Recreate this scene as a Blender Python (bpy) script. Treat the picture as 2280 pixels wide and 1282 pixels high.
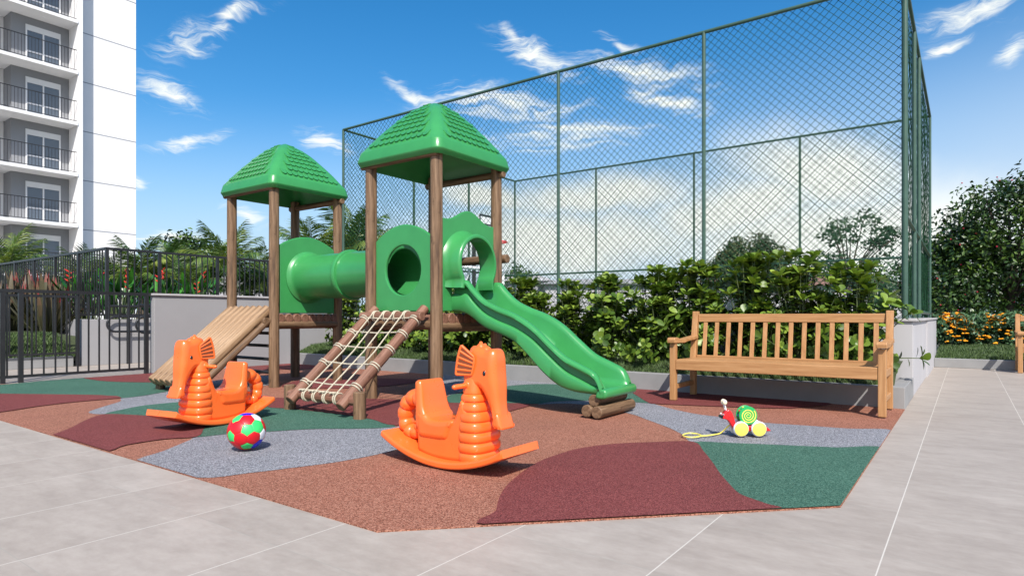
import bpy, bmesh, math, random
from mathutils import Vector, Matrix
R = math.radians
rnd = random.Random(7)
for o in list(bpy.data.objects): bpy.data.objects.remove(o)
SC = bpy.context.scene
COL = SC.collection

# ------------------------------------------------------------------ camera
EYE, F, CX, HY, TH = 0.9, 1392.0, 1140.0, 705.0, R(36.0)
cam_d = bpy.data.cameras.new("camera"); cam = bpy.data.objects.new("camera", cam_d); COL.objects.link(cam)
cam.location = (0, 0, EYE); cam.rotation_euler = (R(90), 0, TH)
cam_d.sensor_width = 36; cam_d.lens = F/2280*36; cam_d.shift_y = 64/2280
cam_d.clip_start = 0.05; cam_d.clip_end = 3000
SC.camera = cam
CT, ST = math.cos(TH), math.sin(TH)
RIGHT = Vector((CT, ST, 0)); FWD = Vector((-ST, CT, 0))

# ------------------------------------------------------------------ light
SUN = Vector((0.68, -0.70, 1.0)).normalized()
el = math.asin(SUN.z)
sd = bpy.data.lights.new("sun", 'SUN'); so = bpy.data.objects.new("sun", sd); COL.objects.link(so)
sd.energy = 4.9; sd.angle = R(0.5); sd.color = (1.0, 0.955, 0.89)
so.rotation_euler = SUN.to_track_quat('Z', 'Y').to_euler(); so.location = (5, -5, 12)
SC.view_settings.view_transform = 'Standard'; SC.view_settings.look = 'None'
SC.view_settings.exposure = 0.30; SC.view_settings.gamma = 1.0
SC.cycles.max_bounces = 8; SC.cycles.transparent_max_bounces = 8
SC.cycles.sample_clamp_indirect = 6

def make_world():
    w = bpy.data.worlds.new("World"); SC.world = w; w.use_nodes = True
    nt = w.node_tree; N = nt.nodes; L = nt.links; N.clear()
    def n(t, **k):
        q = N.new(t)
        for a, b in k.items(): setattr(q, a, b)
        return q
    def m(op, a, b=None, c=None, clamp=False):
        q = n('ShaderNodeMath', operation=op, use_clamp=clamp)
        for i, v in enumerate((a, b, c)):
            if v is None: continue
            if isinstance(v, (int, float)): q.inputs[i].default_value = v
            else: L.new(v, q.inputs[i])
        return q.outputs[0]
    sky = n('ShaderNodeTexSky', sky_type='NISHITA', sun_disc=False)
    sky.sun_elevation = el; sky.sun_rotation = math.atan2(SUN.x, SUN.y)
    sky.air_density = 1.0; sky.dust_density = 1.6; sky.ozone_density = 2.0
    hs = n('ShaderNodeHueSaturation'); hs.inputs['Saturation'].default_value = 1.45; hs.inputs['Value'].default_value = 1.0
    hs.inputs['Hue'].default_value = 0.497
    L.new(sky.outputs[0], hs.inputs['Color'])
    tc = n('ShaderNodeTexCoord')
    def dot(v):
        q = n('ShaderNodeVectorMath', operation='DOT_PRODUCT'); L.new(tc.outputs['Generated'], q.inputs[0]); q.inputs[1].default_value = v
        return q.outputs['Value']
    u = m('ARCTAN2', dot(RIGHT), dot(FWD)); v = m('ARCSINE', dot((0, 0, 1)))
    cmb = n('ShaderNodeCombineXYZ'); L.new(u, cmb.inputs[0]); L.new(v, cmb.inputs[1])
    uv = cmb.outputs[0]
    def noise(vec, scale, detail=6, rough=.6, dist=0.0):
        q = n('ShaderNodeTexNoise'); q.inputs['Scale'].default_value = scale; q.inputs['Detail'].default_value = detail
        q.inputs['Roughness'].default_value = rough; q.inputs['Distortion'].default_value = dist; L.new(vec, q.inputs['Vector'])
        return q
    # warp so the wisps have feathered, curling edges
    wn = noise(uv, 7, 4, .6); sub = n('ShaderNodeVectorMath', operation='SUBTRACT'); L.new(wn.outputs['Color'], sub.inputs[0]); sub.inputs[1].default_value = (.5, .5, .5)
    scl = n('ShaderNodeVectorMath', operation='SCALE'); L.new(sub.outputs[0], scl.inputs[0]); scl.inputs['Scale'].default_value = .07
    wp = n('ShaderNodeVectorMath', operation='ADD'); L.new(uv, wp.inputs[0]); L.new(scl.outputs[0], wp.inputs[1])
    def blob(x, y, lx, ly, ang):
        # cloud bank centred in direction (x, y), half sizes lx, ly in the same units, turned by ang degrees
        a = math.atan((x-CX)/F); e = math.atan((HY-y)/math.hypot(F, x-CX))
        mp = n('ShaderNodeMapping', vector_type='TEXTURE'); L.new(wp.outputs[0], mp.inputs['Vector'])
        mp.inputs['Location'].default_value = (a, e, 0); mp.inputs['Rotation'].default_value = (0, 0, R(ang)); mp.inputs['Scale'].default_value = (lx/F, ly/F, 1)
        g = n('ShaderNodeTexGradient', gradient_type='SPHERICAL'); L.new(mp.outputs[0], g.inputs[0])
        return g.outputs['Fac']
    def total(lst):
        t = None
        for b in lst:
            q = blob(*b); t = q if t is None else m('MAXIMUM', t, q)
        return t
    wisps = [(425, 88, 120, 42, 22), (500, 55, 150, 22, 30), (375, 205, 110, 48, -12), (420, 310, 150, 22, 16), (300, 405, 35, 28, 0),
             (925, 205, 120, 26, -24), (1050, 222, 150, 26, -6), (1195, 120, 190, 55, -26), (1140, 70, 75, 28, -50), (1420, 150, 270, 48, -14), (1390, 88, 110, 20, -18),
             (1130, 240, 330, 62, -4), (1480, 215, 170, 40, -20), (730, 318, 90, 40, -18),
             (2120, 42, 130, 40, 8), (2190, 22, 120, 34, -4), (2250, 105, 55, 30, 22), (2095, 95, 70, 16, 12), (380, 530, 120, 26, 12), (545, 480, 70, 24, -20),
             (1250, 300, 330, 60, 4)]
    banks = [(1830, 395, 330, 140, -18), (1640, 470, 400, 120, 8), (1330, 440, 420, 85, 3), (1250, 540, 620, 130, 0), (1880, 540, 720, 190, 0),
             (1080, 440, 240, 60, -8), (900, 560, 260, 60, 0)]
    def band(x, lo, hi):
        q = n('ShaderNodeMapRange', interpolation_type='SMOOTHSTEP'); L.new(x, q.inputs['Value'])
        q.inputs['From Min'].default_value = lo; q.inputs['From Max'].default_value = hi
        return q.outputs[0]
    mw, mb = total(wisps), total(banks)
    st = n('ShaderNodeMapping'); L.new(wp.outputs[0], st.inputs['Vector']); st.inputs['Rotation'].default_value = (0, 0, R(-26)); st.inputs['Scale'].default_value = (11, 66, 1)
    st2 = n('ShaderNodeMapping'); L.new(wp.outputs[0], st2.inputs['Vector']); st2.inputs['Rotation'].default_value = (0, 0, R(20)); st2.inputs['Scale'].default_value = (11, 62, 1)
    fa = noise(st.outputs[0], 1.0, 9, .68, .8).outputs['Fac']; fb = noise(st2.outputs[0], 1.0, 9, .68, .8).outputs['Fac']
    sel = band(u, -.28, -.10); fib = m('ADD', m('MULTIPLY', fa, m('SUBTRACT', 1.0, sel)), m('MULTIPLY', fb, sel))
    puff = noise(uv, 9, 8, .6, .4).outputs['Fac']
    dw = m('MULTIPLY', band(m('ADD', m('MULTIPLY', mw, .55), m('MULTIPLY', fib, 1.5)), .88, 1.45), band(mw, 0.0, .75))
    db = m('MULTIPLY', band(m('ADD', mb, m('MULTIPLY', puff, .6)), .2, 1.15), band(mb, 0.0, .85))
    # pale haze low in the sky, reaching a little higher towards the right
    hz_ = m('SUBTRACT', v, m('MULTIPLY', u, .10))
    hzf = m('MULTIPLY', m('SUBTRACT', 1.0, band(hz_, .03, .37)), .92)
    hm = n('ShaderNodeMix', data_type='RGBA'); L.new(hzf, hm.inputs['Factor']); L.new(hs.outputs[0], hm.inputs[6]); hm.inputs[7].default_value = (3.3, 4.2, 5.3, 1)
    dens = m('MINIMUM', m('ADD', m('MULTIPLY', dw, .95), m('MULTIPLY', db, .92)), 1.0)
    mix = n('ShaderNodeMix', data_type='RGBA'); L.new(dens, mix.inputs['Factor']); L.new(hm.outputs[2], mix.inputs[6])
    mix.inputs[7].default_value = (6.0, 6.1, 5.7, 1)
    bg = n('ShaderNodeBackground'); bg.inputs['Strength'].default_value = 0.148; L.new(mix.outputs[2], bg.inputs['Color'])
    out = n('ShaderNodeOutputWorld'); L.new(bg.outputs[0], out.inputs['Surface'])
make_world()

# ------------------------------------------------------------------ picture point -> place
def ray(px, py): return RIGHT*((px-CX)/F) + FWD + Vector((0, 0, (HY-py)/F))
O3 = Vector((0, 0, EYE))
def ground(px, py, z=0.0):
    d = ray(px, py); return O3 + d*((z-EYE)/d.z)
def on_y(px, py, Y):
    d = ray(px, py); return O3 + d*(Y/d.y)
def on_x(px, py, X):
    d = ray(px, py); return O3 + d*(X/d.x)
def at(px, py, depth): return O3 + ray(px, py)*depth

# ------------------------------------------------------------------ materials
def new_mat(name):
    m = bpy.data.materials.new(name); m.use_nodes = True
    nt = m.node_tree; return m, nt, nt.nodes, nt.links, nt.nodes['Principled BSDF']
def sock(N, L, node, key, val):
    if isinstance(val, (int, float, tuple)): node.inputs[key].default_value = val
    else: L.new(val, node.inputs[key])
def ramp(N, L, fac, stops):
    r = N.new('ShaderNodeValToRGB'); e = r.color_ramp.elements
    while len(e) < len(stops): e.new(.5)
    for q, (p, c) in zip(e, stops): q.position = p; q.color = (*c, 1)
    L.new(fac, r.inputs['Fac']); return r.outputs['Color']
def tnoise(N, L, scale, detail=4, rough=.55, stretch=None, coord='Object', rot=None):
    tc = N.new('ShaderNodeTexCoord'); v = tc.outputs[coord]
    if stretch or rot:
        mp = N.new('ShaderNodeMapping'); L.new(v, mp.inputs['Vector'])
        if stretch: mp.inputs['Scale'].default_value = stretch
        if rot: mp.inputs['Rotation'].default_value = rot
        v = mp.outputs[0]
    q = N.new('ShaderNodeTexNoise'); q.inputs['Scale'].default_value = scale; q.inputs['Detail'].default_value = detail; q.inputs['Roughness'].default_value = rough
    L.new(v, q.inputs['Vector']); return q.outputs['Fac']
def bump(N, L, b, h, strength, dist=.01):
    q = N.new('ShaderNodeBump'); q.inputs['Strength'].default_value = strength; q.inputs['Distance'].default_value = dist
    L.new(h, q.inputs['Height']); L.new(q.outputs[0], b.inputs['Normal'])
def mul(c, k): return tuple(x*k for x in c)

def painted(name, c, rough=.5, var=.12, scale=3, bmp=.15, bscale=90, spec=.5):
    m, nt, N, L, b = new_mat(name)
    f = tnoise(N, L, scale, 6, .6)
    L.new(ramp(N, L, f, [(.3, mul(c, 1-var)), (.7, mul(c, 1+var*.6))]), b.inputs['Base Color'])
    b.inputs['Roughness'].default_value = rough; b.inputs['Specular IOR Level'].default_value = spec
    if bmp: bump(N, L, b, tnoise(N, L, bscale, 3), bmp, .004)
    return m
def plastic(name, c, rough=.28, coat=.25):
    m, nt, N, L, b = new_mat(name)
    f = tnoise(N, L, 5, 5, .6)
    L.new(ramp(N, L, f, [(.3, mul(c, .93)), (.7, mul(c, 1.05))]), b.inputs['Base Color'])
    g = tnoise(N, L, 14, 6, .65); r = N.new('ShaderNodeMapRange'); L.new(g, r.inputs['Value']); r.inputs['To Min'].default_value = rough-.05; r.inputs['To Max'].default_value = rough+.12
    L.new(r.outputs[0], b.inputs['Roughness'])
    b.inputs['Coat Weight'].default_value = coat; b.inputs['Coat Roughness'].default_value = .12
    bump(N, L, b, tnoise(N, L, 160, 2), .04, .002)
    return m
def wood(name, stops, stretch=(26, 26, 1.6), rough=.6, dist=.004, strength=.5, knots=True, spec=.35):
    m, nt, N, L, b = new_mat(name)
    f = tnoise(N, L, 1.0, 9, .68, stretch)
    col = ramp(N, L, f, stops)
    if knots:
        k = tnoise(N, L, 1.0, 4, .6, (stretch[0]*.5, stretch[1]*.5, stretch[2]*3.5))
        kr = ramp(N, L, k, [(.60, (0, 0, 0)), (.74, (1, 1, 1))])
        mx = N.new('ShaderNodeMix'); mx.data_type = 'RGBA'; L.new(kr, mx.inputs['Factor']); L.new(col, mx.inputs[6]); mx.inputs[7].default_value = (*mul(stops[0][1], .6), 1)
        col = mx.outputs[2]
    L.new(col, b.inputs['Base Color'])
    b.inputs['Roughness'].default_value = rough; b.inputs['Specular IOR Level'].default_value = spec
    bump(N, L, b, f, strength, dist)
    return m
def granules(name, c1, c2, c3):
    m, nt, N, L, b = new_mat(name)
    tc = N.new('ShaderNodeTexCoord')
    vo = N.new('ShaderNodeTexVoronoi'); vo.inputs['Scale'].default_value = 190; L.new(tc.outputs['Object'], vo.inputs['Vector'])
    sp = N.new('ShaderNodeSeparateColor'); L.new(vo.outputs['Color'], sp.inputs[0])
    col = ramp(N, L, sp.outputs[0], [(.1, c1), (.5, c2), (.9, c3)])
    big = tnoise(N, L, 1.3, 5, .6); bg = ramp(N, L, big, [(.3, (.9, .9, .9)), (.7, (1.06, 1.06, 1.06))])
    mx = N.new('ShaderNodeMix'); mx.data_type = 'RGBA'; mx.blend_type = 'MULTIPLY'; mx.inputs['Factor'].default_value = 1; L.new(col, mx.inputs[6]); L.new(bg, mx.inputs[7])
    L.new(mx.outputs[2], b.inputs['Base Color']); b.inputs['Roughness'].default_value = .85; b.inputs['Specular IOR Level'].default_value = .25
    bump(N, L, b, vo.outputs['Distance'], .7, .006)
    return m
def leafy(name, stops, rough=.4, attr='rnd', spec=.5, trans=.0):
    m, nt, N, L, b = new_mat(name)
    a = N.new('ShaderNodeAttribute'); a.attribute_name = attr
    L.new(ramp(N, L, a.outputs['Fac'], stops), b.inputs['Base Color'])
    b.inputs['Roughness'].default_value = rough; b.inputs['Specular IOR Level'].default_value = spec
    if trans:
        t = N.new('ShaderNodeBsdfTranslucent'); L.new(ramp(N, L, a.outputs['Fac'], [(p, (c[0]*1.3, c[1]*1.3, c[2]*.6)) for p, c in stops]), t.inputs['Color'])
        ms = N.new('ShaderNodeMixShader'); ms.inputs[0].default_value = trans; L.new(b.outputs[0], ms.inputs[1]); L.new(t.outputs[0], ms.inputs[2])
        L.new(ms.outputs[0], N['Material Output'].inputs['Surface'])
    return m

def tile_mat():
    m, nt, N, L, b = new_mat("porcelain_paving")
    tc = N.new('ShaderNodeTexCoord'); sx = N.new('ShaderNodeSeparateXYZ'); L.new(tc.outputs['Object'], sx.inputs[0])
    def mm(op, a, c=None):
        q = N.new('ShaderNodeMath'); q.operation = op
        for i, v in enumerate((a, c)):
            if v is None: continue
            if isinstance(v, (int, float)): q.inputs[i].default_value = v
            else: L.new(v, q.inputs[i])
        return q.outputs[0]
    T = .645
    ux = mm('DIVIDE', mm('ADD', sx.outputs[0], .255+T*200), T); uy = mm('DIVIDE', mm('ADD', sx.outputs[1], -.80+T*200), T)
    fx, fy = mm('FRACT', ux), mm('FRACT', uy)
    ex = mm('MINIMUM', fx, mm('SUBTRACT', 1.0, fx)); ey = mm('MINIMUM', fy, mm('SUBTRACT', 1.0, fy))
    jx = mm('LESS_THAN', ex, .0036); jy = mm('LESS_THAN', ey, .0026)
    cid = N.new('ShaderNodeCombineXYZ'); L.new(mm('FLOOR', ux), cid.inputs[0]); L.new(mm('FLOOR', uy), cid.inputs[1])
    wn = N.new('ShaderNodeTexWhiteNoise'); wn.noise_dimensions = '3D'; L.new(cid.outputs[0], wn.inputs[0])
    off = N.new('ShaderNodeVectorMath'); off.operation = 'SCALE'; L.new(wn.outputs['Color'], off.inputs[0]); off.inputs['Scale'].default_value = 9
    ad = N.new('ShaderNodeVectorMath'); ad.operation = 'ADD'; L.new(tc.outputs['Object'], ad.inputs[0]); L.new(off.outputs[0], ad.inputs[1])
    def nz(scale, st, det, ro):
        mp = N.new('ShaderNodeMapping'); mp.inputs['Scale'].default_value = st; L.new(ad.outputs[0], mp.inputs['Vector'])
        q = N.new('ShaderNodeTexNoise'); q.inputs['Scale'].default_value = scale; q.inputs['Detail'].default_value = det; q.inputs['Roughness'].default_value = ro
        L.new(mp.outputs[0], q.inputs['Vector']); return q.outputs['Fac']
    streak = nz(1.5, (1.6, 4.5, 1), 9, .68); cloud = nz(2.2, (1, 1, 1), 6, .6)
    f = mm('ADD', mm('MULTIPLY', streak, .62), mm('MULTIPLY', cloud, .38))
    f = mm('ADD', f, mm('MULTIPLY', mm('SUBTRACT', wn.outputs['Value'], .5), .05))
    fine = nz(14, (1, 1.6, 1), 7, .7)
    f = mm('ADD', mm('MULTIPLY', f, .7), mm('MULTIPLY', fine, .3))
    col = ramp(N, L, f, [(.32, (.268, .228, .193)), (.5, (.350, .303, .260)), (.68, (.43, .38, .33))])
    m1 = N.new('ShaderNodeMix'); m1.data_type = 'RGBA'; L.new(jy, m1.inputs['Factor']); L.new(col, m1.inputs[6]); m1.inputs[7].default_value = (.31, .29, .25, 1)
    m2 = N.new('ShaderNodeMix'); m2.data_type = 'RGBA'; L.new(jx, m2.inputs['Factor']); L.new(m1.outputs[2], m2.inputs[6]); m2.inputs[7].default_value = (.56, .52, .46, 1)
    L.new(m2.outputs[2], b.inputs['Base Color'])
    b.inputs['Roughness'].default_value = .55; b.inputs['Specular IOR Level'].default_value = .35
    bump(N, L, b, streak, .12, .002)
    return m

M = {}
M['tile'] = tile_mat()
M['ground'] = painted("dull_earth", (.14, .14, .11), .9, .3, .4, 0)
M['terra'] = granules("terracotta_rubber", (.16, .058, .035), (.295, .115, .072), (.45, .215, .145))
M['maroon'] = granules("maroon_rubber", (.11, .025, .024), (.17, .038, .036), (.25, .072, .066))
M['green_rub'] = granules("green_rubber", (.020, .068, .046), (.044, .122, .084), (.10, .21, .15))
M['grey_rub'] = granules("grey_rubber", (.095, .097, .11), (.205, .205, .225), (.40, .40, .42))
M['plastic_green'] = plastic("green_plastic", (.042, .262, .074), .28, .15)
M['plastic_orange'] = plastic("orange_plastic", (.90, .148, .024), .26, .30)
M['fin_brown'] = plastic("brown_plastic", (.19, .045, .014), .4, 0)
M['black'] = plastic("black_gloss", (.01, .01, .012), .12, .5)
M['log'] = wood("round_log", [(.32, (.045, .024, .013)), (.46, (.135, .078, .042)), (.57, (.205, .125, .070)), (.72, (.30, .195, .12))])
M['plank'] = wood("half_log_wood", [(.32, (.10, .055, .028)), (.5, (.29, .18, .098)), (.70, (.44, .30, .185))])
M['red_log'] = wood("reddish_log", [(.25, (.06, .025, .014)), (.5, (.20, .095, .06)), (.78, (.36, .21, .15))])
M['bench'] = wood("teak_bench", [(.25, (.28, .128, .048)), (.5, (.415, .215, .088)), (.75, (.52, .295, .14))], (14, 14, 14), .5, .001, .15, False)
M['bench_x'] = wood("teak_bench_long", [(.25, (.28, .128, .048)), (.5, (.415, .215, .088)), (.75, (.52, .295, .14))], (2.5, 40, 40), .5, .001, .15, False)
M['bench_z'] = wood("teak_bench_upright", [(.25, (.28, .128, .048)), (.5, (.415, .215, .088)), (.75, (.52, .295, .14))], (40, 40, 2.5), .5, .001, .15, False)
M['rope'] = painted("cream_rope", (.50, .45, .34), .85, .2, 60, .5, 300)
M['wall'] = painted("light_grey_render", (.305, .298, .302), .8, .06, 1.2, .2, 160, .2)
M['court_wall'] = painted("pale_grey_render", (.43, .42, .43), .8, .06, 1.2, .2, 160, .2)
M['kerb'] = painted("grey_kerb", (.27, .268, .266), .8, .12, 2.5, .25, 120, .2)
M['coping'] = painted("stone_coping", (.44, .42, .42), .6, .1, 3, .1)
M['white'] = painted("white_render", (.80, .79, .79), .7, .03, .5, .1, 60, .2)
M['building_grey'] = painted("grey_render", (.27, .275, .29), .8, .05, .6, .1, 40, .2)
M['joint'] = painted("dark_joint", (.30, .31, .34), .8, .05, 1, 0)
M['metal'] = painted("charcoal_steel", (.020, .020, .022), .38, .2, 8, .05, 200)
M['fence_green'] = painted("green_painted_steel", (.045, .095, .068), .42, .2, 6, .05, 150)
M['net'] = painted("green_coated_wire", (.012, .050, .020), .75, .2, 3, 0, spec=.15)
M['glass'] = (lambda: (lambda t: (t[4].inputs['Base Color'].__setattr__('default_value', (.09, .11, .14, 1)), t[4].inputs['Roughness'].__setattr__('default_value', .06), t[4].inputs['Specular IOR Level'].__setattr__('default_value', .9), t[0])[-1])(new_mat("window_glass")))()
M['pvc'] = painted("white_frame", (.74, .74, .75), .4, .03, 2, 0)
M['yellow'] = plastic("yellow_plastic", (.90, .74, .12), .3)
M['red'] = plastic("red_plastic", (.72, .015, .018), .25)
M['toy_green'] = plastic("shell_green", (.015, .36, .085), .3)
M['cream'] = plastic("cream_bead", (.82, .72, .52), .3)
M['blue'] = plastic("blue_plastic", (.02, .04, .62), .3)
M['toy_white'] = plastic("white_plastic", (.82, .82, .82), .3)
M['ball_red'] = plastic("ball_red", (.62, .006, .012), .38, .1); M['ball_green'] = plastic("ball_green", (.04, .60, .14), .38, .1)
M['ball_white'] = plastic("ball_white", (.82, .82, .84), .38, .1); M['ball_blue'] = plastic("ball_blue", (.008, .008, .62), .38, .1)
M['clusia'] = leafy("clusia_leaf", [(0, (.022, .05, .008)), (.3, (.058, .115, .015)), (.62, (.145, .225, .028)), (1, (.29, .38, .06))], .38, spec=.4, trans=.16)
M['stem'] = painted("green_stem", (.10, .13, .05), .7, .3, 20, 0)
M['bark'] = painted("bark", (.085, .065, .05), .9, .4, 8, .8, 30)
M['palm_bark'] = painted("palm_bark", (.16, .12, .085), .9, .35, 12, .8, 20)
M['palm'] = leafy("palm_leaf", [(0, (.018, .05, .012)), (.5, (.075, .145, .026)), (1, (.25, .29, .06))], .42, trans=.25)
M['tree'] = leafy("tree_leaf", [(0, (.012, .032, .007)), (.5, (.036, .080, .015)), (1, (.12, .20, .03))], .4, trans=.12)
M['olive'] = leafy("olive_leaf", [(0, (.022, .030, .010)), (.5, (.045, .058, .017)), (1, (.085, .095, .03))], .6)
M['sparse'] = leafy("grey_green_leaf", [(0, (.02, .05, .026)), (.5, (.04, .085, .042)), (1, (.075, .135, .065))], .5, trans=.15)
M['shrub'] = leafy("shrub_leaf", [(0, (.022, .06, .024)), (.5, (.055, .12, .048)), (1, (.13, .23, .11))], .45, trans=.1)
M['grass'] = leafy("grass_blade", [(0, (.024, .05, .012)), (.5, (.055, .10, .024)), (1, (.11, .17, .045))], .6, trans=.1)
M['soil'] = painted("planted_soil", (.045, .06, .022), .95, .3, 6, .4, 40)
M['flax'] = leafy("flax_leaf", [(0, (.035, .042, .02)), (.55, (.085, .080, .042)), (.8, (.16, .095, .058)), (1, (.30, .035, .045))], .42, attr='tip', trans=.1)
M['heli'] = leafy("heliconia_leaf", [(0, (.01, .045, .008)), (.5, (.025, .14, .012)), (1, (.07, .28, .025))], .35, trans=.2)
M['bloom_red'] = painted("red_flower", (.62, .03, .02), .5, .25, 20, 0)
M['bloom_orange'] = painted("orange_flower", (.95, .40, .02), .55, .3, 25, 0)
M['bloom_pink'] = painted("crimson_fruit", (.45, .02, .05), .5, .2, 20, 0)
M['bloom_white'] = painted("white_flower", (.8, .78, .8), .6, .1, 20, 0)
M['house'] = painted("house_wall", (.42, .41, .43), .85, .08, .5, 0)
M['rooftile'] = painted("brown_roof_tile", (.20, .105, .075), .85, .25, 3, 0)
M['court'] = painted("court_floor", (.10, .22, .16), .8, .1, 1, 0)

# ------------------------------------------------------------------ mesh helpers
class MB:
    def __init__(s): s.v = []; s.f = []; s.mi = []; s.at = {}
    def add(s, vs, fs, mi=0, **attr):
        o = len(s.v); s.v += [tuple(p) for p in vs]; s.f += [tuple(i+o for i in f) for f in fs]; s.mi += [mi]*len(fs)
        for k, val in attr.items():
            a = s.at.setdefault(k, [])
            a += [0.0]*(len(s.f)-len(fs)-len(a)); a += list(val) if isinstance(val, (list, tuple)) else [val]*len(fs)
        return s
    def box(s, x0, x1, y0, y1, z0, z1, mi=0):
        return s.add([(x0,y0,z0),(x1,y0,z0),(x1,y1,z0),(x0,y1,z0),(x0,y0,z1),(x1,y0,z1),(x1,y1,z1),(x0,y1,z1)],
                     [(0,3,2,1),(4,5,6,7),(0,1,5,4),(1,2,6,5),(2,3,7,6),(3,0,4,7)], mi)
    def tube(s, pts, r, n=12, cap=True, mi=0, flat=None):
        pts = [Vector(p) for p in pts]; rs = r if isinstance(r, (list, tuple)) else [r]*len(pts)
        rings = []; up = None
        for i, p in enumerate(pts):
            t = (pts[min(i+1, len(pts)-1)]-pts[max(i-1, 0)]).normalized()
            if up is None:
                up = Vector((0,0,1)) if abs(t.z) < .9 else Vector((1,0,0))
            a = (up - t*up.dot(t)).normalized(); b = t.cross(a); up = a
            rings.append([p + (a*math.cos(2*math.pi*k/n) + b*math.sin(2*math.pi*k/n))*rs[i] for k in range(n)])
        vs = [q for g in rings for q in g]; fs = []
        for i in range(len(pts)-1):
            for k in range(n):
                fs.append((i*n+k, i*n+(k+1)%n, (i+1)*n+(k+1)%n, (i+1)*n+k))
        if cap: fs += [tuple(reversed(range(n))), tuple((len(pts)-1)*n+k for k in range(n))]
        return s.add(vs, fs, mi)
    def loops(s, rings, cap0=True, cap1=True, closed=True, mi=0):
        n = len(rings[0]); vs = [q for g in rings for q in g]; fs = []
        for i in range(len(rings)-1):
            for k in range(n if closed else n-1):
                fs.append((i*n+k, i*n+(k+1)%n, (i+1)*n+(k+1)%n, (i+1)*n+k))
        if cap0: fs.append(tuple(reversed(range(n))))
        if cap1: fs.append(tuple((len(rings)-1)*n+k for k in range(n)))
        return s.add(vs, fs, mi)
    def build(s, name, mats, parent=None, smooth=True, angle=38, loc=None, rot=None):
        me = bpy.data.meshes.new(name); me.from_pydata(s.v, [], s.f)
        for m in (mats if isinstance(mats, (list, tuple)) else [mats]): me.materials.append(m)
        if any(s.mi): me.polygons.foreach_set('material_index', s.mi)
        for k, a in s.at.items():
            a += [0.0]*(len(s.f)-len(a)); q = me.attributes.new(k, 'FLOAT', 'FACE'); q.data.foreach_set('value', a)
        bm = bmesh.new(); bm.from_mesh(me); bmesh.ops.recalc_face_normals(bm, faces=bm.faces) if len(s.f) < 20000 and not s.at else None
        bm.to_mesh(me); bm.free()
        if smooth:
            me.shade_smooth(); me.set_sharp_from_angle(angle=R(angle))
        o = bpy.data.objects.new(name, me); COL.objects.link(o)
        if parent: o.parent = parent
        if loc: o.location = loc
        if rot: o.rotation_euler = rot
        return o
def tag(o, label=None, cat=None, group=None, kind=None):
    if label: o['label'] = label
    if cat: o['category'] = cat
    if group: o['group'] = group
    if kind: o['kind'] = kind
    return o
def thing(name, label, cat, loc=(0,0,0), rz=0, group=None):
    o = bpy.data.objects.new(name, None); COL.objects.link(o); o.empty_display_size = .1
    o.location = loc; o.rotation_euler = (0, 0, rz); return tag(o, label, cat, group)
KIDS = {}
def copy_tree(o, parent=None):
    c = o.copy(); COL.objects.link(c)
    if parent: c.parent = parent; c.matrix_parent_inverse = o.matrix_parent_inverse
    for ch in [q for q in bpy.data.objects if q.parent == o]: copy_tree(ch, c)
    return c
def dup(o, loc, rz=0, scale=1, label=None, group=None):
    c = copy_tree(o); c.location = loc; c.rotation_euler = (0, 0, rz); c.scale = (scale,)*3
    if label: c['label'] = label
    if group: c['group'] = group
    return c
def bevel(o, w, seg=2):
    b = o.modifiers.new('bevel', 'BEVEL'); b.width = w; b.segments = seg; b.limit_method = 'ANGLE'; b.angle_limit = R(40); return o
def rod(name, p0, p1, r, mat, parent=None, n=20, r1=None, wob=0.0, cap_r=.12):
    """a round log or bar: its own axis is local Z"""
    p0, p1 = Vector(p0), Vector(p1); d = p1-p0; Ln = d.length
    mb = MB(); rr = random.Random(int(abs(p0.x*991+p0.y*317+p1.z*77)*100)); ph = rr.random()*6
    r1 = r if r1 is None else r1; e = r*cap_r
    ts = [0, e/Ln] + [i/9 for i in range(1, 9)] + [1-e/Ln, 1]
    rings = []
    for i, t in enumerate(ts):
        q = r + (r1-r)*t
        if i in (0, len(ts)-1): q -= e
        w = 1 + wob*math.sin(t*9+ph)
        rings.append([(q*w*math.cos(2*math.pi*k/n), q*w*math.sin(2*math.pi*k/n), t*Ln) for k in range(n)])
    mb.loops(rings)
    o = mb.build(name, mat, parent)
    o.location = p0; o.rotation_mode = 'QUATERNION'; o.rotation_quaternion = d.to_track_quat('Z', 'Y')
    return o
def smooth_poly(pts, n=4, closed=True):
    out = []; L = len(pts)
    for i in range(L if closed else L-1):
        p = [Vector(pts[(i+k-1) % L] if closed else pts[min(max(i+k-1, 0), L-1)]) for k in range(4)]
        for j in range(n):
            t = j/n
            out.append(.5*((2*p[1]) + (p[2]-p[0])*t + (2*p[0]-5*p[1]+4*p[2]-p[3])*t*t + (3*p[1]-p[0]-3*p[2]+p[3])*t**3))
    if not closed: out.append(Vector(pts[-1]))
    return out
def inset(poly, d):
    n = len(poly); out = []
    A = sum(poly[i][0]*poly[(i+1)%n][1]-poly[(i+1)%n][0]*poly[i][1] for i in range(n)); sg = 1 if A > 0 else -1
    for i in range(n):
        p, a, b = Vector(poly[i]), Vector(poly[i-1]), Vector(poly[(i+1)%n])
        t = (b-a); t = t.normalized() if t.length > 1e-9 else Vector((1, 0))
        out.append(p + Vector((-t.y, t.x))*d*sg)
    return out
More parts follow.
